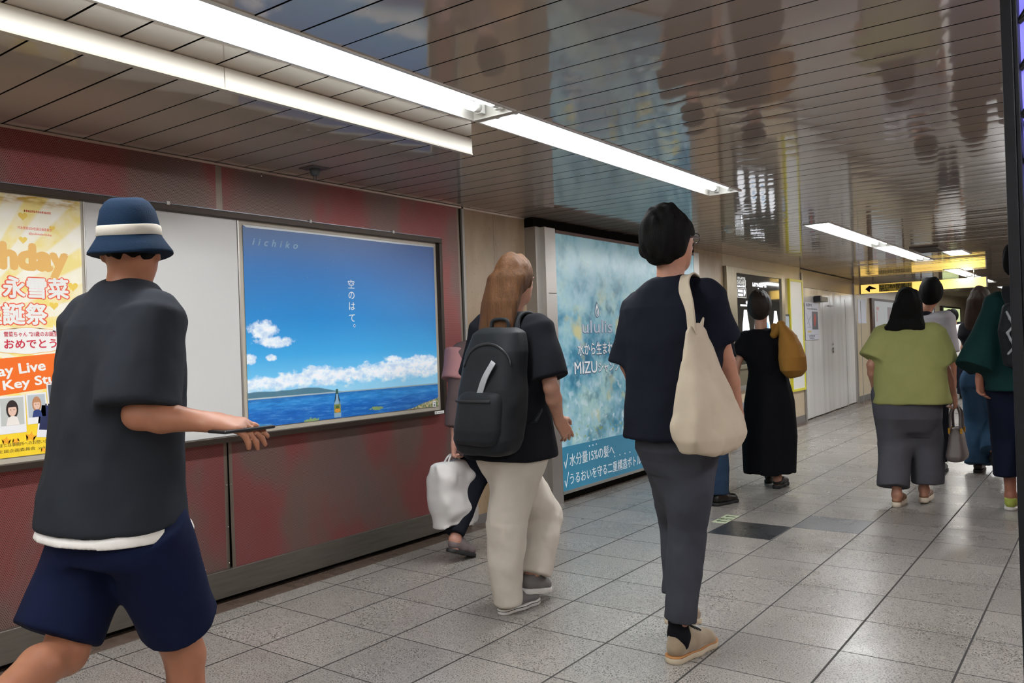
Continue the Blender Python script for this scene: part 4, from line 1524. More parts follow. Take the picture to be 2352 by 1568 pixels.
def frame_of(hd):
    hd = unit((hd[0], hd[1], 0))
    return hd, V(hd[1], -hd[0], 0), V(0, 0, 1)


SKIN = {}


def skin_mat(tone):
    if tone not in SKIN:
        m = mat('skin_' + tone.strip('#'), tone, rough=.5, noise=.06, nscale=30)
        b = m.node_tree.nodes['Principled BSDF']
        b.inputs['Subsurface Weight'].default_value = .12
        b.inputs['Subsurface Radius'].default_value = (.012, .005, .003)
        b.inputs['Subsurface Scale'].default_value = .5
        SKIN[tone] = m
    return SKIN[tone]


def cloth(name, col_, rough=.9, sheen=.0, noise=.06, nscale=8, bump=.12, bscale=500):
    return mat(name, col_, rough=rough, sheen=sheen, noise=noise, nscale=nscale, bump=bump, bscale=bscale, spec=.12)


def add_hand(s, wr, fd, pn, thumb, curl=18, size=1.0, grip=False):
    """palm, five bent fingers; fd finger direction, pn palm normal (towards the inner side), thumb = side vector"""
    fd = unit(fd)
    pn = unit(pn - fd * (pn @ fd))
    sd = np.cross(pn, fd)
    if sd @ thumb < 0: sd = -sd
    z = size
    kn = wr + fd * .085 * z
    s.cone(wr, wr + fd * .03 * z, .026 * z, .029 * z, .015, flat=(pn, .72))
    for q, r_ in ((.026, .016), (.009, .0165), (-.010, .016), (-.027, .0145)):
        s.cone(wr + fd * .015 * z + sd * q * .6 * z, kn + sd * q * z, .017 * z, r_ * z * .85, .012, flat=(pn, .8))
    lens = [(.027, .072), (.009, .080), (-.0095, .074), (-.0275, .058)]
    for n_, (q, ln) in enumerate(lens):
        p = kn + sd * q * z
        spread = (q / .03) * .10
        d = unit(fd + sd * spread)
        a = math.radians(curl + n_ * 4)
        r_ = .0088 * z
        for sg, fr in enumerate((.42, .33, .25)):
            ang_ = a * (1.3 if sg == 0 else 1.0)
            if grip: ang_ = math.radians((62, 78, 50)[sg])
            d = unit(d * math.cos(ang_) + unit(pn - d * (pn @ d)) * math.sin(ang_))
            e = p + d * ln * fr * z
            s.cone(p, e, r_, r_ * .9, .005)
            p, r_ = e, r_ * .9
    t0 = wr + fd * .022 * z + sd * .022 * z
    t1 = t0 + unit(fd * .62 + sd * .75 + pn * .25) * .042 * z
    t2 = t1 + unit(fd * .85 + sd * .35 + pn * (.35 if not grip else .9)) * .032 * z
    t3 = t2 + unit(fd * .9 + sd * .1 + pn * (.45 if not grip else 1.1)) * .025 * z
    s.cone(t0, t1, .015 * z, .0115 * z, .012)
    s.cone(t1, t2, .0112 * z, .010 * z, .006)
    s.cone(t2, t3, .0098 * z, .0082 * z, .006)


def head_axes(hh):
    f_ = unit(hh)
    r_ = unit(np.cross(f_, V(0, 0, 1)))
    u_ = np.cross(r_, f_)
    return r_, f_, u_


def add_head(s, c_, hh, sz=1.0):
    r_, f_, u_ = head_axes(hh)
    A = (r_, f_, u_)
    s.ell(c_ + u_ * .02 * sz - f_ * .008, V(.074, .094, .098) * sz, A, .02)
    s.ell(c_ - u_ * .035 * sz + f_ * .022 * sz, V(.060, .072, .078) * sz, A, .03)
    s.ell(c_ - u_ * .088 * sz + f_ * .060 * sz, V(.026, .024, .022) * sz, A, .03)
    # brow, nose, lips, eye sockets, ears
    s.cone(c_ + f_ * .086 * sz + u_ * .010 * sz, c_ + f_ * .106 * sz - u_ * .026 * sz, .009 * sz, .013 * sz, .012)
    for q in (-1, 1):
        s.cone(c_ + f_ * .104 * sz - u_ * .029 * sz, c_ + f_ * .096 * sz - u_ * .031 * sz + r_ * q * .012 * sz, .008 * sz, .007 * sz, .008)
        s.ell(c_ + f_ * .092 * sz + u_ * .006 * sz + r_ * q * .031 * sz, V(.017, .012, .012) * sz, A, .012, 'carve')
        s.cone(c_ + f_ * .086 * sz + u_ * .0145 * sz + r_ * q * .019 * sz, c_ + f_ * .079 * sz + u_ * .0135 * sz + r_ * q * .045 * sz, .0065 * sz, .0065 * sz, .006)
        s.cone(c_ + f_ * .084 * sz - u_ * .0075 * sz + r_ * q * .020 * sz, c_ + f_ * .077 * sz - u_ * .0065 * sz + r_ * q * .044 * sz, .005 * sz, .005 * sz, .006)
        s.ell(c_ + r_ * q * .074 * sz - f_ * .012 * sz - u_ * .012 * sz, V(.011, .018, .030) * sz, A, .008)
        s.ell(c_ + r_ * q * .083 * sz - f_ * .008 * sz - u_ * .010 * sz, V(.006, .010, .018) * sz, A, .004, 'carve')
    s.cone(c_ + f_ * .087 * sz - u_ * .060 * sz - r_ * .018 * sz, c_ + f_ * .087 * sz - u_ * .060 * sz + r_ * .018 * sz, .0065 * sz, .0065 * sz, .008)
    s.cone(c_ + f_ * .086 * sz - u_ * .071 * sz - r_ * .014 * sz, c_ + f_ * .086 * sz - u_ * .071 * sz + r_ * .014 * sz, .007 * sz, .007 * sz, .008)


def add_eyes(root, c_, hh, sz=1.0):
    r_, f_, u_ = head_axes(hh)
    for q in (-1, 1):
        p = c_ + f_ * .0765 * sz + u_ * .005 * sz + r_ * q * .031 * sz
        bm = bmesh.new()
        bmesh.ops.create_uvsphere(bm, u_segments=12, v_segments=8, radius=.0112 * sz, matrix=Matrix.Translation(Vector(p)))
        e = link('eye', to_mesh(bm, 'eye', True), root, mat('eye_white', '#e9e6e0', rough=.2))
        bm = bmesh.new()
        bmesh.ops.create_uvsphere(bm, u_segments=10, v_segments=6, radius=.0064 * sz, matrix=Matrix.Translation(Vector(p + f_ * .0062 * sz)))
        link('iris', to_mesh(bm, 'iris', True), e, mat('iris_dark', '#1d130d', rough=.1))
        b0 = c_ + f_ * .088 * sz + u_ * .024 * sz + r_ * q * .031 * sz
        tubes('eyebrow', [(spline([b0 - r_ * q * .016 * sz - f_ * .001, b0 + u_ * .003 * sz + f_ * .001, b0 + r_ * q * .018 * sz - f_ * .010 * sz], 4), .0028 * sz)], mat('brow_hair', '#1a1310', rough=.8), root, 6)
    m0 = c_ + f_ * .0905 * sz - u_ * .0655 * sz
    tubes('lips', [(spline([m0 - r_ * .021 * sz - f_ * .008 * sz, m0 - r_ * .008 * sz, m0 + r_ * .008 * sz, m0 + r_ * .021 * sz - f_ * .008 * sz], 4), [.002 * sz] + [.0052 * sz] * 11 + [.002 * sz])], mat('lip_skin', '#96594c', rough=.45), root, 8)


def body(root, J, hd, hh, skin, cell=.006, s=1.0, hands=None, female=False):
    """one continuous skin surface; J holds the joints"""
    hd, rt, up = frame_of(hd)
    S = Sdf(cell)
    pc, nb = J['pelvis'], J['neck']
    def at(t, back=0.0): return pc * (1 - t) + nb * t
    prof = [(-.16, .10, .095), (0, .155, .112), (.12, .158, .112), (.38, .122 if female else .135, .092), (.70, .150 if female else .165, .112), (.88, .150 if female else .168, .095), (1.0, .075, .06)]
    S.col([(*at(t)[:2], at(t)[2] - (.015 if t > .8 else 0), w * s * .88, d * s * .86) for t, w, d in prof], hd, 2.2, .03, .03)
    for q in 'LR':
        sh, el, wr = J['sh' + q], J['el' + q], J['wr' + q]
        S.cone(nb - V(0, 0, .05), sh - V(0, 0, .012), .042 * s, .046 * s, .03)
        m = sh * .5 + el * .5
        S.chain([sh - V(0, 0, .012), m, el], [.046 * s, .043 * s, .036 * s], .03)
        m = el * .65 + wr * .35
        S.chain([el, m, wr], [.036 * s, .038 * s, .024 * s], .012)
        hp, kn, an = J['hip' + q], J['kn' + q], J['an' + q]
        lg = J.get('legs', .86)
        S.chain([hp, hp * .5 + kn * .5, kn], [.082 * s * lg, .072 * s * lg, .052 * s * lg], .04)
        cal = kn * .68 + an * .32
        sh_ = unit(an - kn)
        bk = -unit(J['toe' + q] - an)
        bk = bk - sh_ * (bk @ sh_)
        S.chain([kn, cal + bk * .012, an], [.050 * s * lg, .051 * s * lg, .033 * s], .02)
        toe = J['toe' + q]
        he = an + unit(an - toe) * .035 * s - V(0, 0, .0)
        ft = unit(toe - an)
        heel = J.get('heel' + q, an + V(0, 0, -.050 * s) - unit((toe - an) * V(1, 1, 0)) * .014 * s)
        if 'heel' + q in J: heel = heel + unit(toe - heel) * .034
        S.cone(an, heel, .033 * s, .026 * s, .02)
        S.cone(an, an * .4 + toe * .6, .032 * s, .020 * s, .02)
        S.cone(heel, heel * .12 + toe * .88, .024 * s, .022 * s, .02)
        h = (hands or {}).get(q, {})
        fd = h.get('fd', unit(wr - el))
        side = rt * (1 if q == 'R' else -1)
        pn = h.get('pn', -side)
        add_hand(S, wr, fd, pn, h.get('thumb', hd), h.get('curl', 16), s * h.get('size', 1.0), h.get('grip', False))
    hc = J['head']
    S.cone(nb - V(0, 0, .02), hc - V(0, 0, .05) , .054 * s, .050 * s, .02)
    add_head(S, hc, hh, J.get('hs', s))
    o = link('body', S.mesh('body'), root, skin_mat(skin))
    add_eyes(root, hc, hh, J.get('hs', s))
    return o


def garment(name, root, S, m, folds=(), frame=None, largest=False):
    me = S.mesh(name, folds, frame)
    if largest: me = keep_largest(me)
    return link(name, me, root, m)


def shirt(name, root, J, hd, m, hem, prof, sleeve=.75, r0=.075, r1=.085, cell=.007, folds=None, hemdir=None, n=2.3, neck_drop=.0, sleeves='LR', sl_end=None, hw_neck=.085):
    """prof: list of (t from hem 0 to neck 1, half width, half depth); sleeves run shoulder -> elbow"""
    hd, rt, up = frame_of(hd)
    S = Sdf(cell)
    nb = J['neck']
    pb = hem
    st = []
    for t, w, d in prof:
        p = pb * (1 - t) + nb * t
        st.append((p[0], p[1], p[2], w, d))
    S.col(st, hd, n, .03, .010)
    for q in sleeves:
        sh, el = J['sh' + q], J['el' + q]
        e = sh + (el - sh) * (sleeve if not isinstance(sleeve, dict) else sleeve[q])
        if sl_end and q in sl_end: e = sl_end[q]
        S.cone(nb - V(0, 0, .045), sh, .05, r0 * .92, .03)
        S.cone(sh, e, r0, r1, .045, cap=.006)
    S.ell(nb + V(0, 0, .055), V(.064, .064, .05), None, .008, 'carve')
    fr = (rt, hd, up)
    return garment(name, root, S, m, folds if folds is not None else ((.006, (9, 9, 4)), (.003, (22, 22, 10))), fr)


def trousers(name, root, J, hd, m, waist, hips, legs, cell=.008, folds=None, n=2.1):
    """legs: {'L': [(t, r)...]} radii along hip->knee->hem; ends cut square"""
    hd, rt, up = frame_of(hd)
    S = Sdf(cell)
    S.col([(*w[:2], w[2], a, b) for w, a, b in waist], hd, n, .02, .008)
    for q in 'LR':
        hp, kn = J['hip' + q], J['kn' + q]
        hem = J['hem' + q]
        r0, r1, r2 = legs[q]
        S.cone(hp, kn, r0, r1, .035, cap=.03)
        S.cone(kn, hem, r1, r2, .02, cap=.008)
    fr = (rt, hd, up)
    return garment(name, root, S, m, folds if folds is not None else ((.007, (10, 10, 5)), (.003, (24, 24, 12))), fr)


def hair_cap(S, hc, hh, sz, grow=1.07, fringe=.03, low=-.03):
    r_, f_, u_ = head_axes(hh)
    A = (r_, f_, u_)
    S.ell(hc + u_ * .024 * sz - f_ * .012 * sz, V(.080, .100, .106) * sz * grow, A, .02)
    S.ell(hc - u_ * .02 * sz - f_ * .045 * sz, V(.070, .062, .075) * sz * grow, A, .03)
    # the face stays clear
    S.ell(hc + f_ * .085 * sz - u_ * (.055 - fringe) * sz, V(.066, .075, .085) * sz, A, .012, 'carve')


def shoe(root, an, toe, m, sole_m, s=1.0, high=.0, cell=.005, name='shoe', lace=None, heel=None, sole_h=.022, stripe=None):
    """shoe with its sole; an = ankle joint, toe = toe tip on the ground"""
    d = unit((toe - an) * V(1, 1, 0))
    pitch = unit(toe - (heel if heel is not None else V(*(an - d * .055 * s)[:2], toe[2])))
    hl = heel if heel is not None else V(*(an - d * .055 * s)[:2], toe[2])
    L = np.linalg.norm(toe - hl)
    f_ = pitch
    sd = unit(np.cross(f_, V(0, 0, 1)))
    u_ = np.cross(sd, f_)
    S = Sdf(cell)
    base = sole_h * .8
    if heel is not None: hl = hl - u_ * .028
    def pt(x, z, y=0): return hl + f_ * x * L + u_ * z + sd * y
    S.cone(pt(.13, base + .030), pt(.45, base + .026), .034 * s, .038 * s, .02, flat=(sd, .95))
    S.cone(pt(.45, base + .024), pt(.80, base + .020), .040 * s, .038 * s, .02, flat=(u_, .8))
    S.cone(pt(.80, base + .018), pt(.90, base + .012), .038 * s, .028 * s, .02, flat=(u_, .75))
    S.cone(pt(.14, base + .035), pt(.17, base + .060 + high), .033 * s, .036 * s, .02)
    S.cone(pt(.30, base + .045), pt(.34, base + .058 + high * .6), .036 * s, .030 * s, .02)
    S.cone(pt(.34, base + .056 + high * .5), pt(.62, base + .030), .028 * s, .030 * s, .02)
    S.plane(pt(.5, base * .9), -u_)
    S.plane(pt(.2, base + .072 + high), u_ * 1.0 + f_ * -.25)
    o = link(name, S.mesh(name), root, m)
    Z = Sdf(min(cell, .004))
    Z.cone(pt(.11, sole_h * .5), pt(.50, sole_h * .5), .039 * s, .038 * s, .02, flat=(u_, 1.0))
    Z.cone(pt(.50, sole_h * .5), pt(.84, sole_h * .5), .041 * s, .043 * s, .03)
    Z.cone(pt(.84, sole_h * .5), pt(.90, sole_h * .5), .041 * s, .032 * s, .02)
    Z.plane(pt(.5, sole_h), u_)
    Z.plane(pt(.5, 0), -u_)
    link('sole', Z.mesh('sole'), o, sole_m)
    if stripe:
        W = Sdf(.0028)
        z0, z1, m3_ = stripe
        W.cone(pt(.11, sole_h * .5), pt(.50, sole_h * .5), .0402 * s, .0392 * s, .02)
        W.cone(pt(.50, sole_h * .5), pt(.84, sole_h * .5), .0422 * s, .0442 * s, .03)
        W.cone(pt(.84, sole_h * .5), pt(.90, sole_h * .5), .0422 * s, .0332 * s, .02)
        W.plane(pt(.5, z1), u_)
        W.plane(pt(.5, z0), -u_)
        link('sole_line', W.mesh('sole_line'), o, m3_)
    if lace:
        co = np.empty(len(o.data.vertices) * 3, np.float32)
        o.data.vertices.foreach_get('co', co)
        q_ = co.reshape(-1, 3) + np.array(root.location) - hl
        loc = np.stack([q_ @ f_, q_ @ sd, q_ @ u_], -1)
        for k in range(4):
            pts_ = []
            for y_ in (-.024, -.012, 0.0, .012, .024):
                x_ = (.40 + .065 * k) * L
                d2 = (loc[:, 0] - x_) ** 2 + (loc[:, 1] - y_) ** 2
                nr = loc[d2 < .009 ** 2]
                if len(nr): pts_.append(hl + f_ * x_ + sd * y_ + u_ * (nr[:, 2].max() + .002))
            if len(pts_) > 2: tubes('lace', [(spline(pts_, 4), .0036)], lace, o, 6)
    return o

# ------------------------------------------------------------------ people
def stand(A, hd, Hg, stride=(0.0, 0.0), lift=(0.0, 0.0), lean=0.03, female=False, swing=(0.0, 0.0), shw=None, arm_out=.05):
    """joints of a walking figure; stride and swing are metres forward for the left and right side"""
    hd, rt, up = frame_of(hd)
    A = V(A[0], A[1], 0)
    J = {}
    k = Hg
    J['pelvis'] = A + up * .53 * k
    J['neck'] = A + up * .822 * k + hd * lean
    J['head'] = A + up * .932 * k + hd * (lean * 1.25 + .012)
    J['hs'] = k / 1.68 * (1.0 if not female else .985)
    sw_ = (shw or (.100 if female else .108)) * k
    for q, s_, st, lf, sg in (('L', -1, stride[0], lift[0], swing[0]), ('R', 1, stride[1], lift[1], swing[1])):
        sh = A + up * .805 * k + hd * lean * .9 + rt * s_ * sw_
        J['sh' + q] = sh
        el = sh + unit(-up + hd * (sg * .55 - .08) + rt * s_ * arm_out * 2.2) * .180 * k
        J['el' + q] = el
        J['wr' + q] = el + unit(-up + hd * (sg * 1.0 + .22) + rt * s_ * arm_out * .4) * .150 * k
        hp = A + up * .505 * k + rt * s_ * .052 * k
        J['hip' + q] = hp
        an = A + rt * s_ * .045 * k + hd * st + up * (.052 * k + lf)
        mid = (hp + an) / 2
        Lh = np.linalg.norm(an - hp)
        bend = math.sqrt(max((.235 * k) ** 2 - (Lh / 2) ** 2, .0004))
        J['kn' + q] = mid + hd * min(bend, .20) - up * 0
        J['an' + q] = an
        fdn = unit(hd * 1.0 + up * (-.55 - lf * 2.5 if lf > .03 else -.36))
        J['toe' + q] = an + fdn * .125 * k
        if lf <= .03: J['toe' + q][2] = .03
        if lf > .03:
            J['heel' + q] = an - up * .035 - hd * .045
    return J


def put(J, P, **kw):
    for key, val in kw.items(): J[key] = P(*val)
    return J


def person(label, A):
    return empty('person', (A[0], A[1], 0), label, 'person')


def lathe(name, c_, axis, prof, m, root, fwd, sx=1.0, sy=1.0, seg=40, wob=0.0):
    """round form about an axis; sx across, sy along fwd"""
    ax = unit(axis)
    f_ = unit(np.asarray(fwd, float) - ax * (np.asarray(fwd, float) @ ax))
    r_ = np.cross(f_, ax)
    bm = bmesh.new()
    rings = []
    for rad, z in prof:
        rg = []
        for k in range(seg):
            a = 2 * math.pi * k / seg
            zz = z + wob * rad * math.cos(2 * a)
            p = c_ + ax * zz + r_ * rad * sx * math.cos(a) + f_ * rad * sy * math.sin(a)
            rg.append(bm.verts.new(p))
        rings.append(rg)
    for i in range(len(rings) - 1):
        for k in range(seg):
            bm.faces.new((rings[i][k], rings[i][(k + 1) % seg], rings[i + 1][(k + 1) % seg], rings[i + 1][k]))
    bm.faces.new(rings[-1])
    bm.faces.new(rings[0])
    return link(name, to_mesh(bm, name, True), root, m)


HD = V(0, 1, 0)
TEE = [(0, .185, .140), (.3, .180, .135), (.62, .190, .132), (.85, .185, .112), (.96, .120, .085), (1.0, .075, .068)]
M_BLK_TEE = cloth('black_cotton', '#17181d')
M_NAVY_TEE = cloth('ink_navy_cotton', '#131620')
M_HAIR_BLK = mat('black_hair', '#0c0b0a', rough=.75, spec=.12, bump=.5, bscale=60, stretch=(6, 6, .5))
M_HAIR_BRN = mat('brown_hair', '#553820', rough=.6, spec=.2, noise=.25, nscale=14, bump=.5, bscale=60, stretch=(6, 6, .5))
M_HAIR_DBR = mat('dark_brown_hair', '#1f140d', rough=.55, spec=.25, bump=.5, bscale=60, stretch=(6, 6, .5))
STRAND = ((.008, (28, 28, 5)), (.005, (60, 60, 9)))

# --- 1: man in the hat, near left
P = viewer(2.10)
A1 = P(285, 1700)[:2]
J = stand(A1, HD, 1.61)
put(J, P, head=(302, 570), neck=(290, 648), shR=(345, 722, -.10), shL=(205, 732, .10), elR=(318, 952, -.17), wrR=(470, 968, -.16), elL=(215, 945, .16), wrL=(268, 985, .26), pelvis=(272, 1165), hipR=(322, 1215, -.06), hipL=(232, 1215, .06),
    knR=(425, 1505, .10), anR=(452, 1758, .16), toeR=(545, 1800, .32), knL=(150, 1500, -.08), anL=(-40, 1640, -.36), toeL=(-40, 1850, -.42))
J['legs'] = 1.0
J['hs'] = .87
J['heelL'] = J['anL'] + V(0.02, -.06, .02)
J['toeR'][2] = .028
J['anR'][2] = .085
r1 = person('man in a dark blue hat and charcoal tee walking past the white panel', A1)
HH1 = V(-.75, .66, 0)
body(r1, J, HD, HH1, '#9a664c', .0055, .97, {'R': dict(pn=V(-.2, .2, -1), thumb=UP, curl=14), 'L': dict(pn=V(1, 0, -.3), curl=40)})
M_CHAR = cloth('charcoal_cotton', '#272a30')
shirt('t_shirt', r1, J, HD, M_CHAR, P(263, 1203), [(0, .198, .166), (.3, .184, .146), (.62, .180, .134), (.82, .168, .118), (.94, .112, .085), (1.0, .070, .066)], sleeve=.92, r0=.074, r1=.088, cell=.0065, folds=((.012, (6, 6, 4)), (.006, (14, 14, 9)), (.002, (34, 34, 24))))
S = Sdf(.006)
c0 = P(262, 1215)
S.col([(c0[0], c0[1], c0[2] - .010, .205, .173), (c0[0], c0[1], c0[2] + .008, .198, .167), (c0[0], c0[1], c0[2] + .03, .175, .13)], HD, 2.3, rc=.003)
garment('undershirt_hem', r1, S, cloth('white_cotton', '#cfcbc6'), ((.006, (8, 8, 2)),))
J['hemR'] = P(412, 1418, .07)
J['hemL'] = P(132, 1462, -.10)
M_NSH = cloth('navy_shorts', '#0f1630')
trousers('shorts', r1, J, HD, M_NSH, [(*P(272, 1240), .175, .140), (*P(270, 1160), .165, .130), (*P(268, 1110), .15, .115)], None, {'R': [.118, .115, .112], 'L': [.118, .118, .118]}, cell=.007) if False else None
S = Sdf(.007)
S.col([(*p[:2], p[2], a, b) for p, a, b in ((P(275, 1275), .165, .138), (P(272, 1225), .166, .132), (P(266, 1150), .150, .115))], HD, 2.2, .03, .01)
S.chain([J['hipR'], P(414, 1430, .07)], [.104, .100], .05, cap=.006)
S.chain([J['hipL'], P(128, 1455, -.06)], [.104, .104], .05, cap=.006)
garment('shorts', r1, S, M_NSH, ((.010, (8, 8, 5)), (.005, (18, 18, 11))))
hc = J['head']
hx_ = V(hc[0], hc[1], P(301, 553)[2]) - HH1 * .012
lathe('hat', hx_, V(-.03, -.03, 1), [(.099, -.040), (.104, -.040), (.103, -.034), (.090, -.014), (.079, .004), (.0775, .010), (.074, .042), (.067, .072), (.055, .092), (.042, .102), (.026, .099), (.004, .096)], cloth('dark_blue_felt', '#12253a', bump=.2, bscale=300), r1, HH1, .96, 1.16, 44, .05)
hat = r1.children[-1]
lathe('hat_band', hx_, V(-.03, -.03, 1), [(.0790, .004), (.0812, .006), (.0790, .029), (.0772, .031)], cloth('white_band', '#b9b3a8'), hat, HH1, .95, 1.14, 44, .05)
S = Sdf(.006)
r_, f_, u_ = head_axes(HH1)
S.ell(hc - f_ * .026 + u_ * .010, V(.068, .068, .062), (r_, f_, u_), .02)
S.ell(hc + f_ * .10 - u_ * .03, V(.07, .08, .1), (r_, f_, u_), .02, 'carve')
S.plane(hx_ + V(0, 0, .012), V(-.03, -.03, 1))
garment('hair', r1, S, M_HAIR_BLK, STRAND)
M_SHOEW = mat('white_shoe', '#c9c7c2', rough=.6)
M_SOLEW = mat('white_sole', '#d6d4cf', rough=.5)
M_SOLEK = mat('black_sole', '#1a1a1a', rough=.6)
shoe(r1, J['anR'], V(*J['toeR'][:2], .0), M_SHOEW, M_SOLEW, 1.0)
shoe(r1, J['anL'], J['toeL'], M_SHOEW, M_SOLEW, 1.0, heel=J['heelL'] - V(0, .05, .0))
ph = empty('phone', tuple(P(556, 985, -.15)), 'dark phone held out by the man in the blue hat', 'phone')
boxes('case', [(P(556, 985, -.15) - V(.035, .07, .004), P(556, 985, -.15) + V(.035, .07, .004))], mat('phone_black', '#14161a', rough=.3), ph, .003)
boxes('screen', [(P(556, 985, -.15) - V(.032, .066, -.0041), P(556, 985, -.15) + V(.032, .066, .0046))], mat('phone_glass', '#0c1016', rough=.05), ph)

# --- 2: woman with the backpack
P = viewer(3.80)
A2 = P(1176, 1395)[:2]
J = stand(A2, HD, 1.615, stride=(.06, .0), lift=(.07, 0), female=True)
put(J, P, head=(1183, 645), neck=(1173, 730), shR=(1232, 752, -.09), shL=(1118, 752, .09), elR=(1266, 890, -.16), wrR=(1283, 962, -.06), elL=(1095, 880, .15), wrL=(1120, 975, .24), pelvis=(1172, 985), hipR=(1196, 1000, -.05), hipL=(1152, 1000, .05),
    knR=(1165, 1195, -.02), anR=(1166, 1368, .0), knL=(1246, 1178, .22), anL=(1222, 1312, .12))
J['toeR'] = V(*(J['anR'] + V(.01, .17, 0))[:2], .028)
J['anR'][2] = .08
J['toeL'] = J['anL'] + V(0, .11, -.10)
J['heelL'] = J['anL'] + V(0, -.05, -.03)
r2 = person('long brown haired woman in black tee and white wide trousers with a backpack', A2)
body(r2, J, HD, V(.15, 1, 0), '#ad806a', .0055, .94, {'R': dict(fd=unit(P(1306, 1000, -.02) - J['wrR']), pn=V(-1, .3, 0), curl=8, size=.95), 'L': dict(curl=30, size=.95)}, True)
shirt('t_shirt', r2, J, HD, M_BLK_TEE, P(1172, 1048), [(0, .218, .180), (.2, .205, .162), (.45, .18, .135), (.75, .175, .125), (.90, .15, .095), (1.0, .07, .065)], sleeve=.86, r0=.075, r1=.092, folds=((.012, (7, 7, 3)), (.004, (18, 18, 9))))
M_IVORY = cloth('ivory_cotton', '#cdc6ba', bump=.08)
S = Sdf(.007)
S.col([(*p[:2], p[2], a, b) for p, a, b in ((P(1174, 1078), .130, .08), (P(1174, 1050), .156, .115), (P(1172, 1010), .158, .128), (P(1172, 950), .135, .105))], HD, 2.2, .03, .01)
S.chain([J['hipR'] - V(0, 0, .06), J['knR'], P(1168, 1384, .0)], [.114, .096, .070], .09, cap=.006)
S.chain([J['hipL'] - V(0, 0, .09), J['knL'], P(1222, 1318, .12)], [.108, .100, .094], .09, cap=.006)
S.plane(V(0, 0, .022), V(0, 0, -1))
garment('trousers', r2, S, M_IVORY, ((.012, (7, 7, 6)), (.008, (14, 14, 12)), (.002, (40, 40, 30))))
S = Sdf(.006)
hair_cap(S, J['head'], V(.15, 1, 0), J['hs'], 1.08)
hb = J['head'] - V(.02, .05, 0)
S.col([(hb[0] - .015, hb[1] - .075, hb[2] - .34, .070, .026), (hb[0] - .012, hb[1] - .075, hb[2] - .24, .105, .040), (hb[0], hb[1] - .04, hb[2] - .10, .102, .066), (hb[0] + .01, hb[1] + .01, hb[2] + .03, .085, .085)], unit(V(.15, 1, 0)), 2.0, .03, .02)
garment('hair', r2, S, M_HAIR_BRN, ((.007, (28, 28, 2.2)), (.004, (60, 60, 5))))
M_CANV = mat('grey_canvas', '#6d6b69', rough=.8, bump=.1)
shoe(r2, J['anR'], V(*(J['anR'] + V(.03, .195, 0))[:2], 0), M_CANV, M_SOLEW, .9, sole_h=.026, lace=mat('white_lace', '#d8d6d2', rough=.7), stripe=(.015, .019, mat('sole_dark_line', '#2a2a2c', rough=.6)))
shoe(r2, J['anL'], J['toeL'] + V(0, .02, 0), M_CANV, M_SOLEW, .9, heel=J['heelL'] - V(0, .02, .03), sole_h=.026)
# the backpack
M_PACK = cloth('black_nylon', '#1e2124', rough=.55, sheen=.05)
cb = P(1172, 885, -.11) + V(-.015, -.10, 0)
pk = empty('backpack', tuple(cb), 'black backpack hanging low on the brown haired woman', 'backpack')
S = Sdf(.006)
zt, zb = P(1168, 752)[2], P(1168, 1028)[2]
for_ = [(0, .135, .085), (.12, .160, .105), (.5, .162, .108), (.8, .150, .095), (.95, .125, .075), (1.0, .10, .06)]
S.col([(cb[0] - .03 + .05 * t, cb[1] - .035 + .07 * t, zb + (zt - zb) * t, w, d) for t, w, d in for_], HD, 3.0, .02, .03)
garment('bag_body', pk, S, M_PACK, ((.010, (8, 8, 6)), (.004, (20, 20, 14))))
S = Sdf(.006)
S.col([(cb[0] - .028 + .05 * t, cb[1] - .115 + .07 * t, zb + (zt - zb) * t, w, d) for t, w, d in ((.08, .115, .045), (.2, .128, .055), (.42, .120, .05), (.5, .11, .04))], HD, 3.0, .02, .025)
garment('front_pocket', pk, S, M_PACK, ((.006, (10, 10, 8)),))
def on_back(ob, pts, off=.003):
    """lay points (x, z) on the rear face of a bag"""
    co = np.empty(len(ob.data.vertices) * 3, np.float32)
    ob.data.vertices.foreach_get('co', co)
    co = co.reshape(-1, 3) + np.array(ob.parent.location)
    out = []
    for x, z in pts:
        d2 = (co[:, 0] - x) ** 2 + (co[:, 2] - z) ** 2
        near = co[d2 < .012 ** 2]
        if len(near): out.append(V(x, near[:, 1].min() - off, z))
    return out


bodyo, pocket = [o for o in pk.children][:2]
ribbon('zip', on_back(bodyo, [(cb[0] - .11 + .125 * (1 - math.cos(a)), cb[2] + .09 + .10 * math.sin(a)) for a in np.linspace(.0, 3.14, 13)]), V(0, -.3, 1), .010, .004, mat('zip_grey', '#3d4044', rough=.4, metal=.4), pk, 2)
ribbon('zip', on_back(pocket, [(cb[0] - .12 + .02 * k, cb[2] - .055) for k in range(11)]), V(0, -.3, 1), .010, .004, MATS['zip_grey'], pk, 2)
pz = P(1112, 890, -.26)
ribbon('pale_strap', [pz + V(.06, -.005, .11), pz + V(.02, -.02, .04), pz + V(-.02, -.02, -.05)], V(1, 0, .3), .03, .004, mat('pale_webbing', '#8f9295', rough=.6), pk)
for q, sgn in (('R', 1), ('L', -1)):
    sh = J['sh' + q]
    ribbon('shoulder_strap', [cb + V(.075 * sgn, .065, .12), sh + V(-.06 * sgn, -.085, .030), sh + V(-.06 * sgn, -.01, .070), sh + V(-.06 * sgn, .075, .03), sh + V(-.055 * sgn, .125, -.12), sh + V(-.03 * sgn, .11, -.27), cb + V(.13 * sgn, .09, -.16)], V(1, 0, 0), .055, .012, M_PACK, pk)
tubes('handle', [(spline([cb + V(-.03, .03, zt - cb[2] - .012), cb + V(-.02, .035, zt - cb[2] + .03), cb + V(.05, .04, zt - cb[2] + .03), cb + V(.06, .04, zt - cb[2] - .012)], 5), .008)], M_PACK, pk, 8)

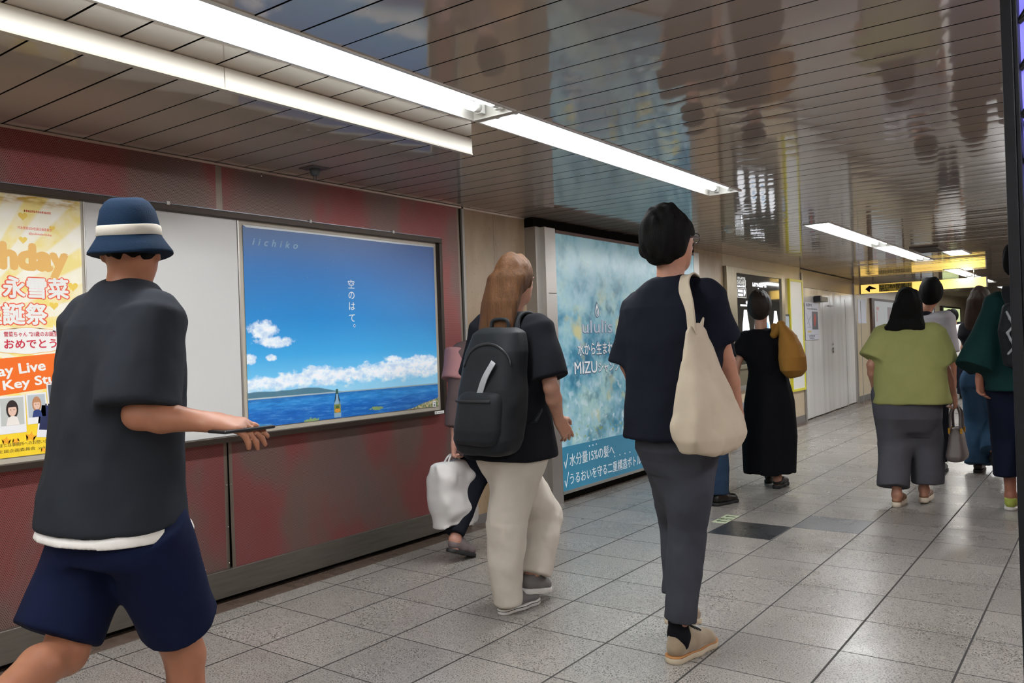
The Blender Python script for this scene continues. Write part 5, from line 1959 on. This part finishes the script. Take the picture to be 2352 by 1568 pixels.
# --- 3: person in mauve, mostly hidden behind her
P = viewer(4.80)
A3 = P(1108, 1272)[:2]
J = stand(A3, HD, 1.55, stride=(-.16, .16), lift=(.05, 0), female=True, lean=.10)
put(J, P, shL=(1062, 812, .05), elL=(1046, 925, -.03), wrL=(1046, 1012, -.05), head=(1150, 700, -.02), neck=(1125, 765))
r3 = person('person in a mauve top walking beyond the backpack woman with a white bag', A3)
body(r3, J, HD, HD, '#b98a78', .0065, .92, {'L': dict(fd=V(0, 0, -1), pn=V(1, 0, 0), grip=True)}, True)
M_MAUVE = cloth('mauve_knit', '#5b4c4b')
shirt('top', r3, J, HD, M_MAUVE, P(1105, 1040), [(0, .185, .145), (.4, .175, .135), (.75, .17, .12), (.9, .14, .095), (1.0, .07, .065)], sleeve={'L': .98, 'R': .95}, r0=.075, r1=.066, cell=.008, sl_end={'L': J['elL'] * .35 + J['wrL'] * .65})
S = Sdf(.008)
el = J['elL']
S.cone(J['shL'] + V(-.02, 0, .02), J['shL'] * .45 + el * .55 + V(-.02, 0, 0), .085, .092, .03, cap=.01)
garment('shoulder_wrap', r3, S, cloth('dusty_pink_cloth', '#9b7273'), ((.010, (9, 9, 6)),))
S = Sdf(.008)
S.col([(*J['pelvis'][:2], .88, .155, .125), (*J['pelvis'][:2], .76, .165, .135)], HD, 2.2, .03, .01)
J_k = {q: J['kn' + q] for q in 'LR'}
for q in 'LR': S.chain([J['hip' + q], J['kn' + q], J['an' + q] + V(0, 0, .03)], [.10, .075, .06], .04, cap=.006)
garment('trousers', r3, S, cloth('dark_trousers', '#191c24'), ((.008, (9, 9, 5)),))
S = Sdf(.008)
hair_cap(S, J['head'], HD, J['hs'], 1.06)
garment('hair', r3, S, M_HAIR_DBR, STRAND)
M_GSH = mat('grey_suede', '#6a5f5f', rough=.8)
shoe(r3, J['anR'], V(*J['toeR'][:2], 0), M_GSH, M_SOLEK, .9, cell=.007)
shoe(r3, J['anL'], J['toeL'], M_GSH, M_SOLEK, .9, heel=J['heelL'], cell=.007)
hb = J['wrL'] + V(0, 0, -.09)
sb = empty('shopping_bag', tuple(hb), 'white shopping bag carried low beside the perforated wall', 'bag')
S = Sdf(.008)
bx, byy = hb[0] - .02, hb[1] - .01
S.col([(bx, byy, hb[2] - .41, .085, .150), (bx, byy, hb[2] - .30, .095, .160), (bx, byy, hb[2] - .10, .060, .155), (bx, byy, hb[2] - .03, .028, .145)], HD, 4.5, .02, .012)
garment('bag_body', sb, S, mat('white_paper_bag', '#c8c6c3', rough=.55), ((.022, (7, 7, 7)), (.012, (16, 16, 16))))
for dx in (-.018, .018):
    tubes('handle', [(spline([V(bx + dx, byy - .06, hb[2] - .04), V(bx + dx * .5, byy - .03, hb[2] + .0), V(bx + dx * .3, byy, hb[2] + .012), V(bx + dx * .5, byy + .03, hb[2]), V(bx + dx, byy + .06, hb[2] - .04)], 5), .006)], mat('white_handle', '#b9b7b4', rough=.6), sb, 8)

# --- 4: man with the tote bag
P = viewer(3.17)
A4 = P(1556, 1500)[:2]
J = stand(A4, HD, 1.72, stride=(.0, .0))
put(J, P, head=(1538, 552), neck=(1540, 640), shR=(1620, 678, -.11), shL=(1474, 702, .11), elR=(1666, 832, -.05), wrR=(1694, 955, .06), elL=(1446, 838, .13), wrL=(1490, 945, .24), pelvis=(1558, 985), hipR=(1588, 1010, -.05), hipL=(1532, 1010, .05),
    knR=(1580, 1215, .0), anR=(1558, 1452, .0), knL=(1560, 1200, .20), anL=(1560, 1372, .16))
J['anR'][2] = .095
J['toeR'] = V(*(J['anR'] + V(.02, .19, 0))[:2], .03)
J['toeL'] = J['anL'] + V(0, .12, -.11)
J['heelL'] = J['anL'] + V(0, -.05, -.03)
r4 = person('short haired man in navy tee and grey trousers carrying a cream tote', A4)
body(r4, J, HD, V(.35, 1, 0), '#a5765e', .0055, 1.0, {'R': dict(fd=V(-.05, .15, -1), pn=V(-1, 0, 0), curl=22), 'L': dict(curl=20)})
shirt('t_shirt', r4, J, HD, M_NAVY_TEE, P(1546, 1003), [(0, .188, .160), (.3, .180, .140), (.6, .192, .135), (.82, .195, .120), (.94, .135, .09), (1.0, .078, .07)], sleeve={'L': 1.0, 'R': .66}, r0=.074, r1=.084, cell=.0065, folds=((.012, (6, 6, 4)), (.006, (14, 14, 9)), (.002, (34, 34, 24))))
M_GTR = cloth('slate_trousers', '#3c3e45', bump=.06)
S = Sdf(.0065)
S.col([(*p[:2], p[2], a, b) for p, a, b in ((P(1559, 1056), .090, .05), (P(1559, 1030), .150, .110), (P(1558, 1000), .158, .122), (P(1556, 940), .14, .105))], HD, 2.2, .03, .01)
S.chain([J['hipR'] - V(0, 0, .05), J['knR'], P(1560, 1424, .0)], [.100, .078, .062], .09, cap=.006)
S.chain([J['hipL'] - V(0, 0, .05), J['knL'], P(1558, 1362, .16)], [.098, .078, .064], .09, cap=.006)
garment('trousers', r4, S, M_GTR, ((.009, (7, 7, 6)), (.006, (15, 15, 13)), (.002, (40, 40, 30))))
S = Sdf(.0055)
hair_cap(S, J['head'], V(.35, 1, 0), 1.03, 1.07, .02)
garment('hair', r4, S, M_HAIR_BLK, ((.016, (18, 18, 10)), (.008, (45, 45, 18))))
r_, f_, u_ = head_axes(V(.35, 1, 0))
hc = J['head']
gl = tubes('glasses', [(spline([hc + r_ * .078 - f_ * .02 + u_ * .005, hc + r_ * .080 + f_ * .05 + u_ * .008, hc + r_ * .066 + f_ * .100 + u_ * .008], 4), .002), (spline([hc - r_ * .078 - f_ * .02 + u_ * .005, hc - r_ * .080 + f_ * .05 + u_ * .008, hc - r_ * .066 + f_ * .100 + u_ * .008], 4), .002),
    ([hc + r_ * .034 + f_ * .106 + u_ * .008 + r_ * .024 * math.cos(a) + u_ * .02 * math.sin(a) for a in np.linspace(0, 6.2832, 17)], .0016), ([hc - r_ * .034 + f_ * .106 + u_ * .008 + r_ * .024 * math.cos(a) + u_ * .02 * math.sin(a) for a in np.linspace(0, 6.2832, 17)], .0016), ([hc - r_ * .010 + f_ * .108 + u_ * .012, hc + r_ * .010 + f_ * .108 + u_ * .012], .0018)], mat('glasses_metal', '#4a4a4c', rough=.3, metal=.7), r4, 6)
M_SUEDE = mat('tan_suede', '#8a7a62', rough=.9, sheen=.3, noise=.08, nscale=25, bump=.15, bscale=400)
M_LACEK = mat('black_lace', '#131211', rough=.7)
sh4 = shoe(r4, J['anR'], V(*(J['anR'] + V(.038, .235, 0))[:2], 0), M_SUEDE, mat('cream_sole', '#b9ad95', rough=.6), 1.03, lace=M_LACEK, sole_h=.026, high=.018, stripe=(.022, .028, mat('sole_tan_line', '#9a6a3a', rough=.6)))
shoe(r4, J['anL'], J['toeL'] + V(0, .02, 0), M_SUEDE, MATS['cream_sole'], 1.03, heel=J['heelL'] - V(0, .02, .03))
S = Sdf(.005)
S.cone(J['anR'] + V(0, .008, -.045), J['anR'] + V(0, 0, .085), .0385, .0390, .01, cap=.004)
S.cone(J['anR'], J['anR'] + V(0, -.013, -.042), .0370, .031, .02)
S.cone(J['anR'], J['anR'] * .4 + J['toeR'] * .6, .0345, .023, .02)
garment('sock', r4, S, cloth('black_sock', '#101014'), ())
S = Sdf(.006)
S.cone(J['anL'] + V(0, .005, -.02), J['anL'] + V(0, 0, .045), .041, .042, .01, cap=.004)
garment('sock', r4, S, MATS['black_sock'], ())
# cream tote
M_TOTE = cloth('natural_canvas', '#b2a692', rough=.9, bump=.15, bscale=700)
shp = J['shR']
tc = P(1614, 900, -.20)
tb = empty('tote_bag', tuple(tc), 'cream canvas tote bag on the right shoulder of the navy tee man', 'tote bag')
S = Sdf(.006)
def Tz(py): return P(1610, py, -.2)[2]
S.col([(tc[0] + .020, tc[1] + .015, Tz(1032), .060, .205), (tc[0] + .022, tc[1] + .012, Tz(1000), .072, .212), (tc[0] + .010, tc[1] - .012, Tz(910), .062, .170), (tc[0], tc[1] - .028, Tz(830), .046, .128), (tc[0] - .008, tc[1] - .036, Tz(760), .028, .082), (tc[0] - .012, tc[1] - .034, Tz(736), .016, .030)], HD, 4.0, .02, .010)
garment('bag_body', tb, S, M_TOTE, ((.020, (6, 6, 5)), (.010, (13, 13, 9)), (.004, (30, 30, 20))))
top = V(tc[0] - .012, tc[1] - .03, Tz(735))
ribbon('strap', [top + V(.0, -.015, -.05), top + V(-.005, -.022, .05), shp + V(-.045, -.085, .035), shp + V(-.055, -.02, .078), shp + V(-.05, .05, .05), top + V(-.02, .10, .03), top + V(-.005, .04, -.05)], V(.75, -.65, 0), .062, .006, M_TOTE, tb, 8)

# --- 5: person in jeans hidden behind the tote man
P = viewer(6.10)
A5 = P(1618, 1150)[:2]
J = stand(A5, HD, 1.60, stride=(-.10, .12), lift=(.04, 0))
put(J, P, anR=(1650, 1132, -.02))
J['anR'][2] = .085
J['toeR'] = V(*(J['anR'] + V(.06, .18, 0))[:2], .028)
J['knR'] = J['hipR'] * .5 + J['anR'] * .5 + V(0, .04, 0)
r5 = person('person in blue jeans and black shoes hidden behind the cream tote', A5)
body(r5, J, HD, HD, '#a0715a', .008, .93)
shirt('t_shirt', r5, J, HD, M_BLK_TEE, J['pelvis'] - V(0, 0, .03), TEE, sleeve=.7, r0=.072, r1=.08, cell=.009)
M_JEAN = cloth('blue_denim', '#293b50', noise=.15, nscale=12)
S = Sdf(.008)
S.col([(*J['pelvis'][:2], .90, .145, .115), (*J['pelvis'][:2], .77, .158, .125)], HD, 2.2, .03, .01)
for q in 'LR': S.chain([J['hip' + q], J['kn' + q], J['an' + q] + V(0, 0, .0)], [.10, .08, .074], .04, cap=.006)
garment('jeans', r5, S, M_JEAN, ((.009, (9, 9, 6)), (.004, (20, 20, 14))))
S = Sdf(.008)
hair_cap(S, J['head'], HD, J['hs'])
garment('hair', r5, S, M_HAIR_BLK, STRAND)
M_BSH = mat('black_leather', '#16140f', rough=.35)
shoe(r5, J['anR'], V(*(J['anR'] + V(.06, .19, 0))[:2], 0), M_BSH, M_SOLEK, 1.0, cell=.006, lace=M_LACEK)
shoe(r5, J['anL'], J['toeL'], M_BSH, M_SOLEK, 1.0, heel=J['heelL'], cell=.007)

# --- 6: woman in the black dress
P = viewer(6.74)
A6 = P(1768, 1112)[:2]
J = stand(A6, HD, 1.60, stride=(.20, -.02), female=True)
put(J, P, head=(1746, 704), neck=(1748, 757), shL=(1716, 776, .09), shR=(1792, 774, -.09), elL=(1692, 838, .05), wrL=(1683, 886, .02), elR=(1812, 818, -.02), wrR=(1800, 782, .10))
r6 = person('short haired woman in a long black dress in front of the digital sign', A6)
body(r6, J, HD, HD, '#ac8069', .0065, .93, {'L': dict(curl=20), 'R': dict(fd=unit(V(-.4, .3, .5)), pn=V(-.3, -.6, -.4), grip=True)}, True)
M_DRESS = cloth('black_dress_cloth', '#0e0e12')
shirt('dress_top', r6, J, HD, M_DRESS, P(1762, 862), [(0, .150, .118), (.35, .155, .125), (.7, .170, .122), (.9, .150, .095), (1.0, .085, .07)], sleeve={'L': .70, 'R': .6}, r0=.072, r1=.092, cell=.0075)
S = Sdf(.008)
S.col([(*P(1768, 1086)[:2], P(1768, 1086)[2], .205, .20), (*P(1766, 1000)[:2], P(1766, 1000)[2], .215, .195), (*P(1764, 920)[:2], P(1764, 920)[2], .195, .165), (*P(1763, 868)[:2], P(1763, 868)[2], .158, .128), (*P(1762, 846)[:2], P(1762, 846)[2], .145, .112)], HD, 2.1, .02, .008)
garment('skirt', r6, S, M_DRESS, ((.024, (7, 7, 1.0)), (.010, (16, 16, 2))))
S = Sdf(.0065)
hair_cap(S, J['head'], HD, J['hs'], 1.22)
garment('hair', r6, S, M_HAIR_DBR, ((.007, (22, 22, 8)), (.004, (50, 50, 14))))
M_SLIP = mat('black_slipper', '#17130f', rough=.5)
for q in 'LR':
    shoe(r6, J['an' + q] - V(0, 0, .01), V(*J['toe' + q][:2] + V(.0, .02), 0), M_SLIP, M_SOLEK, .9, high=-.03, cell=.006, sole_h=.03)
M_MUST = cloth('mustard_canvas', '#94692f', rough=.8)
bc = P(1820, 800, -.22)
mb = empty('shoulder_bag', tuple(bc), 'mustard drop shaped shoulder bag on the black dress woman', 'shoulder bag')
S = Sdf(.007)
def bz(px, py): return P(px, py, -.22)
S.col([(*bz(px, py), a, b) for px, py, a, b in ((1826, 866, .05, .07), (1826, 850, .085, .14), (1822, 820, .10, .155), (1815, 790, .085, .125), (1806, 765, .055, .085), (1797, 748, .035, .05), (1792, 738, .022, .03))], HD, 2.2, .02, .02)
garment('bag_body', mb, S, M_MUST, ((.016, (7, 7, 5)), (.006, (16, 16, 10))))
sR = J['shR']
S = Sdf(.006)
S.chain([bz(1794, 745), sR + V(-.02, -.085, .02), sR + V(-.04, -.02, .085), sR + V(-.03, .08, .06), sR + V(.05, .12, -.05), bz(1808, 775) + V(.02, .09, 0)], [.030, .028, .022, .022, .026, .03], .02)
garment('strap', mb, S, M_MUST, ((.006, (14, 14, 14)),))

# --- 7: woman in the green top
P = viewer(5.82)
A7 = P(2088, 1152)[:2]
J = stand(A7, HD, 1.56, stride=(-.04, .16), lift=(0, .02), female=True, shw=.112)
put(J, P, head=(2086, 700), neck=(2086, 748), shL=(2038, 768, .09), shR=(2140, 766, -.09), elL=(2002, 838, .08), wrL=(2010, 892, .14), elR=(2172, 850, -.10), wrR=(2190, 908, -.02))
r7 = person('woman in a boxy lime green top and grey trousers with a handbag', A7)
body(r7, J, HD, HD, '#a1735c', .0065, .93, {'L': dict(curl=25), 'R': dict(fd=V(.15, .2, -1), pn=V(-1, 0, 0), grip=True)}, True)
M_LIME = cloth('lime_linen', '#8b8d57', bump=.2, bscale=300)
shirt('top', r7, J, HD, M_LIME, P(2094, 925), [(0, .255, .175), (.12, .248, .170), (.5, .238, .160), (.8, .222, .14), (.92, .175, .10), (1.0, .085, .07)], sleeve=.82, r0=.085, r1=.105, cell=.0075, folds=((.012, (6, 6, 4)), (.004, (15, 15, 9))), n=2.4)
M_GREYT2 = cloth('grey_wide_trousers', '#4d4d52')
S = Sdf(.0075)
S.col([(*p[:2], p[2], a, b) for p, a, b in ((P(2092, 985), .110, .05), (P(2092, 960), .172, .112), (P(2092, 930), .178, .138), (P(2090, 885), .16, .12))], HD, 2.2, .03, .01)
S.chain([J['hipL'] + V(-.02, 0, 0), J['knL'] + V(-.02, -.02, 0), P(2052, 1118, .02)], [.120, .112, .106], .09, cap=.006)
S.chain([J['hipR'] + V(.025, 0, 0), J['knR'] + V(.02, 0, 0), P(2130, 1108, .08)], [.120, .112, .106], .09, cap=.006)
garment('trousers', r7, S, M_GREYT2, ((.012, (7, 7, 2.5)), (.005, (16, 16, 7))))
S = Sdf(.0065)
hair_cap(S, J['head'], HD, J['hs'], 1.12)
h7 = J['head']
S.col([(h7[0] - .03, h7[1] - .055, h7[2] - .18, .150, .045), (h7[0] - .012, h7[1] - .035, h7[2] - .10, .112, .055), (h7[0], h7[1] - .02, h7[2] + .02, .092, .085)], HD, 2.0, .03, .012)
garment('hair', r7, S, M_HAIR_BLK, ((.008, (24, 24, 3)), (.004, (50, 50, 6))))
M_SAND = mat('tan_sandal', '#7d573c', rough=.5)
for q in 'LR':
    shoe(r7, J['an' + q] - V(0, 0, .02), V(*J['toe' + q][:2], 0 if q == 'L' else .01), M_SAND, mat('sandal_sole', '#c9bda9', rough=.6), .85, high=-.045, cell=.006, name='sandal', sole_h=.035)
hb = J['wrR'] + V(.01, .02, -.08)
gb = empty('handbag', tuple(hb), 'taupe grey handbag with two handles carried by the green top woman', 'handbag')
M_TAUPE = mat('taupe_leather', '#5b5350', rough=.5, bump=.1, bscale=200)
S = Sdf(.007)
S.col([(hb[0], hb[1], hb[2] - .375, .055, .140), (hb[0], hb[1], hb[2] - .34, .065, .150), (hb[0], hb[1], hb[2] - .20, .045, .110), (hb[0], hb[1], hb[2] - .145, .025, .085)], HD, 3.2, .02, .014)
garment('bag_body', gb, S, M_TAUPE, ((.006, (9, 9, 9)),))
for dx in (-.03, .03):
    tubes('handle', [(spline([V(hb[0] + dx, hb[1] - .07, hb[2] - .16), V(hb[0] + dx, hb[1] - .05, hb[2] - .05), V(hb[0] + dx * .4, hb[1] - .01, hb[2] + .0), V(hb[0] + dx * .4, hb[1] + .02, hb[2] + .0), V(hb[0] + dx, hb[1] + .055, hb[2] - .05), V(hb[0] + dx, hb[1] + .07, hb[2] - .16)], 5), .009)], M_TAUPE, gb, 8)
    for dy in (-.07, .07):
        boxes('buckle', [((hb[0] + dx * 1.25 - .008, hb[1] + dy - .008, hb[2] - .185), (hb[0] + dx * 1.25 + .008, hb[1] + dy + .008, hb[2] - .145))], mat('gold_metal', '#c79a3d', rough=.25, metal=1.0), gb, .002)

# --- 8: man in the white shirt beyond her
P = viewer(7.08)
A8 = P(2130, 1090)[:2]
J = stand(A8, HD, 1.67, stride=(-.12, .14), lift=(.03, 0))
put(J, P, head=(2139, 672))
r8 = person('black haired man in a white shirt just beyond the green top woman', A8)
body(r8, J, HD, HD, '#b07d62', .008, .98)
M_WSH = cloth('white_shirt_cloth', '#a9a7aa')
shirt('shirt', r8, J, HD, M_WSH, J['pelvis'] - V(0, 0, .03), TEE, sleeve=1.0, r0=.066, r1=.068, cell=.008)
S = Sdf(.007)
S.col([(*J['neck'][:2], J['neck'][2] - .015, .085, .075), (*J['neck'][:2], J['neck'][2] + .035, .070, .066)], HD, 2.0, .01, .008)
garment('collar', r8, S, cloth('dark_collar', '#202228'), ())
S = Sdf(.009)
S.col([(*J['pelvis'][:2], .92, .15, .115), (*J['pelvis'][:2], .80, .16, .125)], HD, 2.2, .03, .01)
for q in 'LR': S.chain([J['hip' + q], J['kn' + q], J['an' + q] + V(0, 0, .01)], [.10, .078, .065], .04, cap=.006)
garment('trousers', r8, S, MATS['dark_trousers'], ((.008, (9, 9, 5)),))
S = Sdf(.007)
hair_cap(S, J['head'], HD, J['hs'], 1.10)
garment('hair', r8, S, M_HAIR_BLK, ((.010, (22, 22, 8)),))
for q in 'LR': shoe(r8, J['an' + q], V(*J['toe' + q][:2], 0) if q == 'R' else J['toe' + q], M_BSH, M_SOLEK, 1.0, cell=.008, heel=None if q == 'R' else J.get('heelL'))

# --- 9: long haired woman in wide jeans
P = viewer(7.08)
A9 = P(2268, 1082)[:2]
J = stand(A9, HD, 1.57, stride=(.02, -.10), lift=(0, .12), female=True)
put(J, P, head=(2252, 690), neck=(2254, 735), shL=(2226, 752, .08), shR=(2290, 752, -.08), elL=(2216, 800, .06), wrL=(2222, 842, .12))
r9 = person('long dark haired woman in wide blue jeans behind the teal jacket', A9)
body(r9, J, HD, HD, '#a1735c', .008, .92, None, True)
shirt('top', r9, J, HD, M_BLK_TEE, J['pelvis'] - V(0, 0, .0), [(0, .15, .12), (.4, .145, .115), (.75, .165, .12), (.9, .14, .09), (1.0, .07, .065)], sleeve=.55, r0=.07, r1=.08, cell=.009)
M_WJ = cloth('washed_denim', '#34506b', noise=.15, nscale=10)
S = Sdf(.009)
S.col([(*J['pelvis'][:2], .88, .15, .12), (*J['pelvis'][:2], .74, .165, .135)], HD, 2.2, .03, .01)
for q in 'LR': S.chain([J['hip' + q], J['kn' + q], J['an' + q] + V(0, 0, -.015)], [.100, .102, .110], .04, cap=.006)
garment('jeans', r9, S, M_WJ, ((.012, (8, 8, 3)), (.005, (18, 18, 8))))
S = Sdf(.008)
hair_cap(S, J['head'], HD, J['hs'], 1.08)
h9 = J['head']
S.col([(h9[0] - .01, h9[1] - .06, h9[2] - .33, .10, .03), (h9[0] - .01, h9[1] - .055, h9[2] - .18, .115, .05), (h9[0], h9[1] - .02, h9[2] + .02, .092, .085)], HD, 2.0, .03, .012)
garment('hair', r9, S, mat('long_brown_hair', '#33251a', rough=.6, spec=.2, bump=.5, bscale=60, stretch=(6, 6, .5)), ((.008, (24, 24, 2)), (.004, (50, 50, 5))))
shoe(r9, J['anL'], V(*J['toeL'][:2], 0), M_BSH, M_SOLEK, .95, cell=.008)
shoe(r9, J['anR'], J['toeR'], M_BSH, M_SOLEK, .95, cell=.008, heel=J['heelR'])

# --- 10: person in the teal wide-sleeved jacket at the right edge
P = viewer(5.47)
A10 = P(2350, 1185)[:2]
J = stand(A10, HD, 1.74, stride=(.12, -.22), lift=(0, .07))
put(J, P, head=(2338, 602), neck=(2348, 668), shL=(2296, 695, .09), shR=(2402, 695, -.09), elL=(2258, 800, .05), wrL=(2250, 868, .10))
r10 = person('person in a dark teal wide sleeved jacket half hidden by the lattice screen', A10)
body(r10, J, HD, HD, '#9f6a54', .0065, 1.0, {'L': dict(fd=V(.05, .05, -1), pn=V(.8, -.5, 0), curl=18)})
M_TEAL = cloth('dark_teal_cotton', '#12302f')
S = Sdf(.007)
nb = J['neck']
S.col([(*(A10), J['pelvis'][2] - .10, .195, .150), (*(A10), 1.10, .19, .145), (nb[0], nb[1] - .01, 1.35, .19, .13), (nb[0], nb[1], nb[2] - .03, .14, .09), (nb[0], nb[1], nb[2] + .01, .08, .07)], HD, 2.3, .03, .01)
for q in 'LR':
    sh, el = J['sh' + q], J['el' + q]
    e = sh + (el - sh) * 1.28 if q == 'R' else P(2238, 846, .03)
    S.cone(nb - V(0, 0, .05), sh, .06, .085, .03)
    S.cone(sh, e, .088, .118, .05, cap=.006)
S.ell(nb + V(0, 0, .055), V(.064, .064, .05), None, .008, 'carve')
garment('jacket', r10, S, M_TEAL, ((.012, (6, 6, 3)), (.004, (16, 16, 8))))
S = Sdf(.008)
S.col([(*J['pelvis'][:2], .98, .155, .12), (*J['pelvis'][:2], .84, .165, .13)], HD, 2.2, .03, .01)
for q in 'LR': S.chain([J['hip' + q], J['kn' + q], J['kn' + q] * .35 + J['an' + q] * .65], [.112, .105, .098], .04, cap=.006)
garment('trousers', r10, S, cloth('ink_blue_trousers', '#14192a'), ((.010, (8, 8, 3)),))
S = Sdf(.0075)
hair_cap(S, J['head'], HD, J['hs'], 1.08)
garment('hair', r10, S, M_HAIR_BLK, STRAND)
M_LIMESH = mat('yellow_green_shoe', '#a2ad4a', rough=.7)
shoe(r10, J['anL'], V(*J['toeL'][:2], 0), M_LIMESH, M_SOLEW, 1.0, cell=.007)
shoe(r10, J['anR'], J['toeR'], M_LIMESH, M_SOLEW, 1.0, cell=.007, heel=J['heelR'])
pc_ = nb + V(.02, -.22, -.26)
pk2 = empty('backpack', tuple(pc_), 'black backpack with a pale print on the teal jacket back', 'backpack')
S = Sdf(.008)
S.col([(pc_[0], pc_[1] + .01, pc_[2] - .24, .13, .07), (pc_[0], pc_[1], pc_[2], .15, .085), (pc_[0], pc_[1] + .02, pc_[2] + .18, .12, .06)], HD, 3.0, .02, .03)
garment('bag_body', pk2, S, MATS['black_nylon'], ((.012, (9, 9, 7)),))
S = Sdf(.006)
prev = None
for k in range(7):
    p = pc_ + V(-.085 + .018 * (k % 3), -.093, .12 - .045 * k)
    if prev is not None: S.cone(prev, p, .008, .008, .01)
    prev = p
garment('printed_mark', pk2, S, mat('pale_print', '#8c9294', rough=.6), ())
for s_ in (-1, 1):
    ribbon('shoulder_strap', [pc_ + V(.08 * s_, .06, .17), nb + V(.085 * s_, -.10, -.015), nb + V(.085 * s_, .0, .035), nb + V(.09 * s_, .12, -.05), nb + V(.10 * s_, .16, -.2)], V(1, 0, 0), .05, .012, MATS['black_nylon'], pk2)

# --- 11: two people far down the passage
for (px, py, dep, Hg, top, bot, hairm, label, bag) in ((2196, 922, 14.7, 1.60, '#d3d0cc', '#2a2f3d', M_HAIR_BLK, 'distant person in a white coat with a pale bag', True), (2186, 905, 17.5, 1.66, '#23242a', '#1b1c22', M_HAIR_BLK, 'farthest person with black hair and dark clothes down the passage', False)):
    P = viewer(dep)
    A = P(px, py)[:2]
    J = stand(A, HD, Hg, stride=(-.12, .15), lift=(.03, 0), female=bag)
    rr = person(label, A)
    body(rr, J, HD, HD, '#b08468', .010, .95, None, bag)
    shirt('coat' if bag else 'top', rr, J, HD, cloth('far_top' + top, top), J['pelvis'] - V(0, 0, .12), TEE, sleeve=1.0, r0=.08, r1=.08, cell=.011)
    S = Sdf(.011)
    S.col([(*J['pelvis'][:2], .88, .15, .115), (*J['pelvis'][:2], .76, .16, .125)], HD, 2.2, .03, .01)
    for q in 'LR': S.chain([J['hip' + q], J['kn' + q], J['an' + q]], [.10, .08, .07], .04, cap=.006)
    garment('trousers', rr, S, cloth('far_bottom' + bot, bot), ())
    S = Sdf(.010)
    hair_cap(S, J['head'], HD, J['hs'], 1.1)
    garment('hair', rr, S, hairm, STRAND)
    for q in 'LR': shoe(rr, J['an' + q], V(*J['toe' + q][:2], 0) if q == 'R' else J['toe' + q], M_BSH, M_SOLEK, .95, cell=.010, heel=None if q == 'R' else J.get('heelL'))
    if bag:
        hb = J['wrR'] + V(.02, 0, -.09)
        b2 = empty('shopping_bag', tuple(hb), 'small pale bag in the hand of the distant white coat person', 'bag')
        S = Sdf(.010)
        S.col([(hb[0], hb[1], hb[2] - .33, .05, .15), (hb[0], hb[1], hb[2] - .10, .03, .13), (hb[0], hb[1], hb[2] - .05, .02, .06)], HD, 3.0, .02, .015)
        garment('bag_body', b2, S, MATS['white_paper_bag'], ((.01, (8, 8, 8)),))
        tubes('handle', [(spline([V(hb[0], hb[1] - .05, hb[2] - .07), V(hb[0], hb[1] - .02, hb[2]), V(hb[0], hb[1] + .02, hb[2]), V(hb[0], hb[1] + .05, hb[2] - .07)], 4), .006)], MATS['white_handle'], b2, 6)
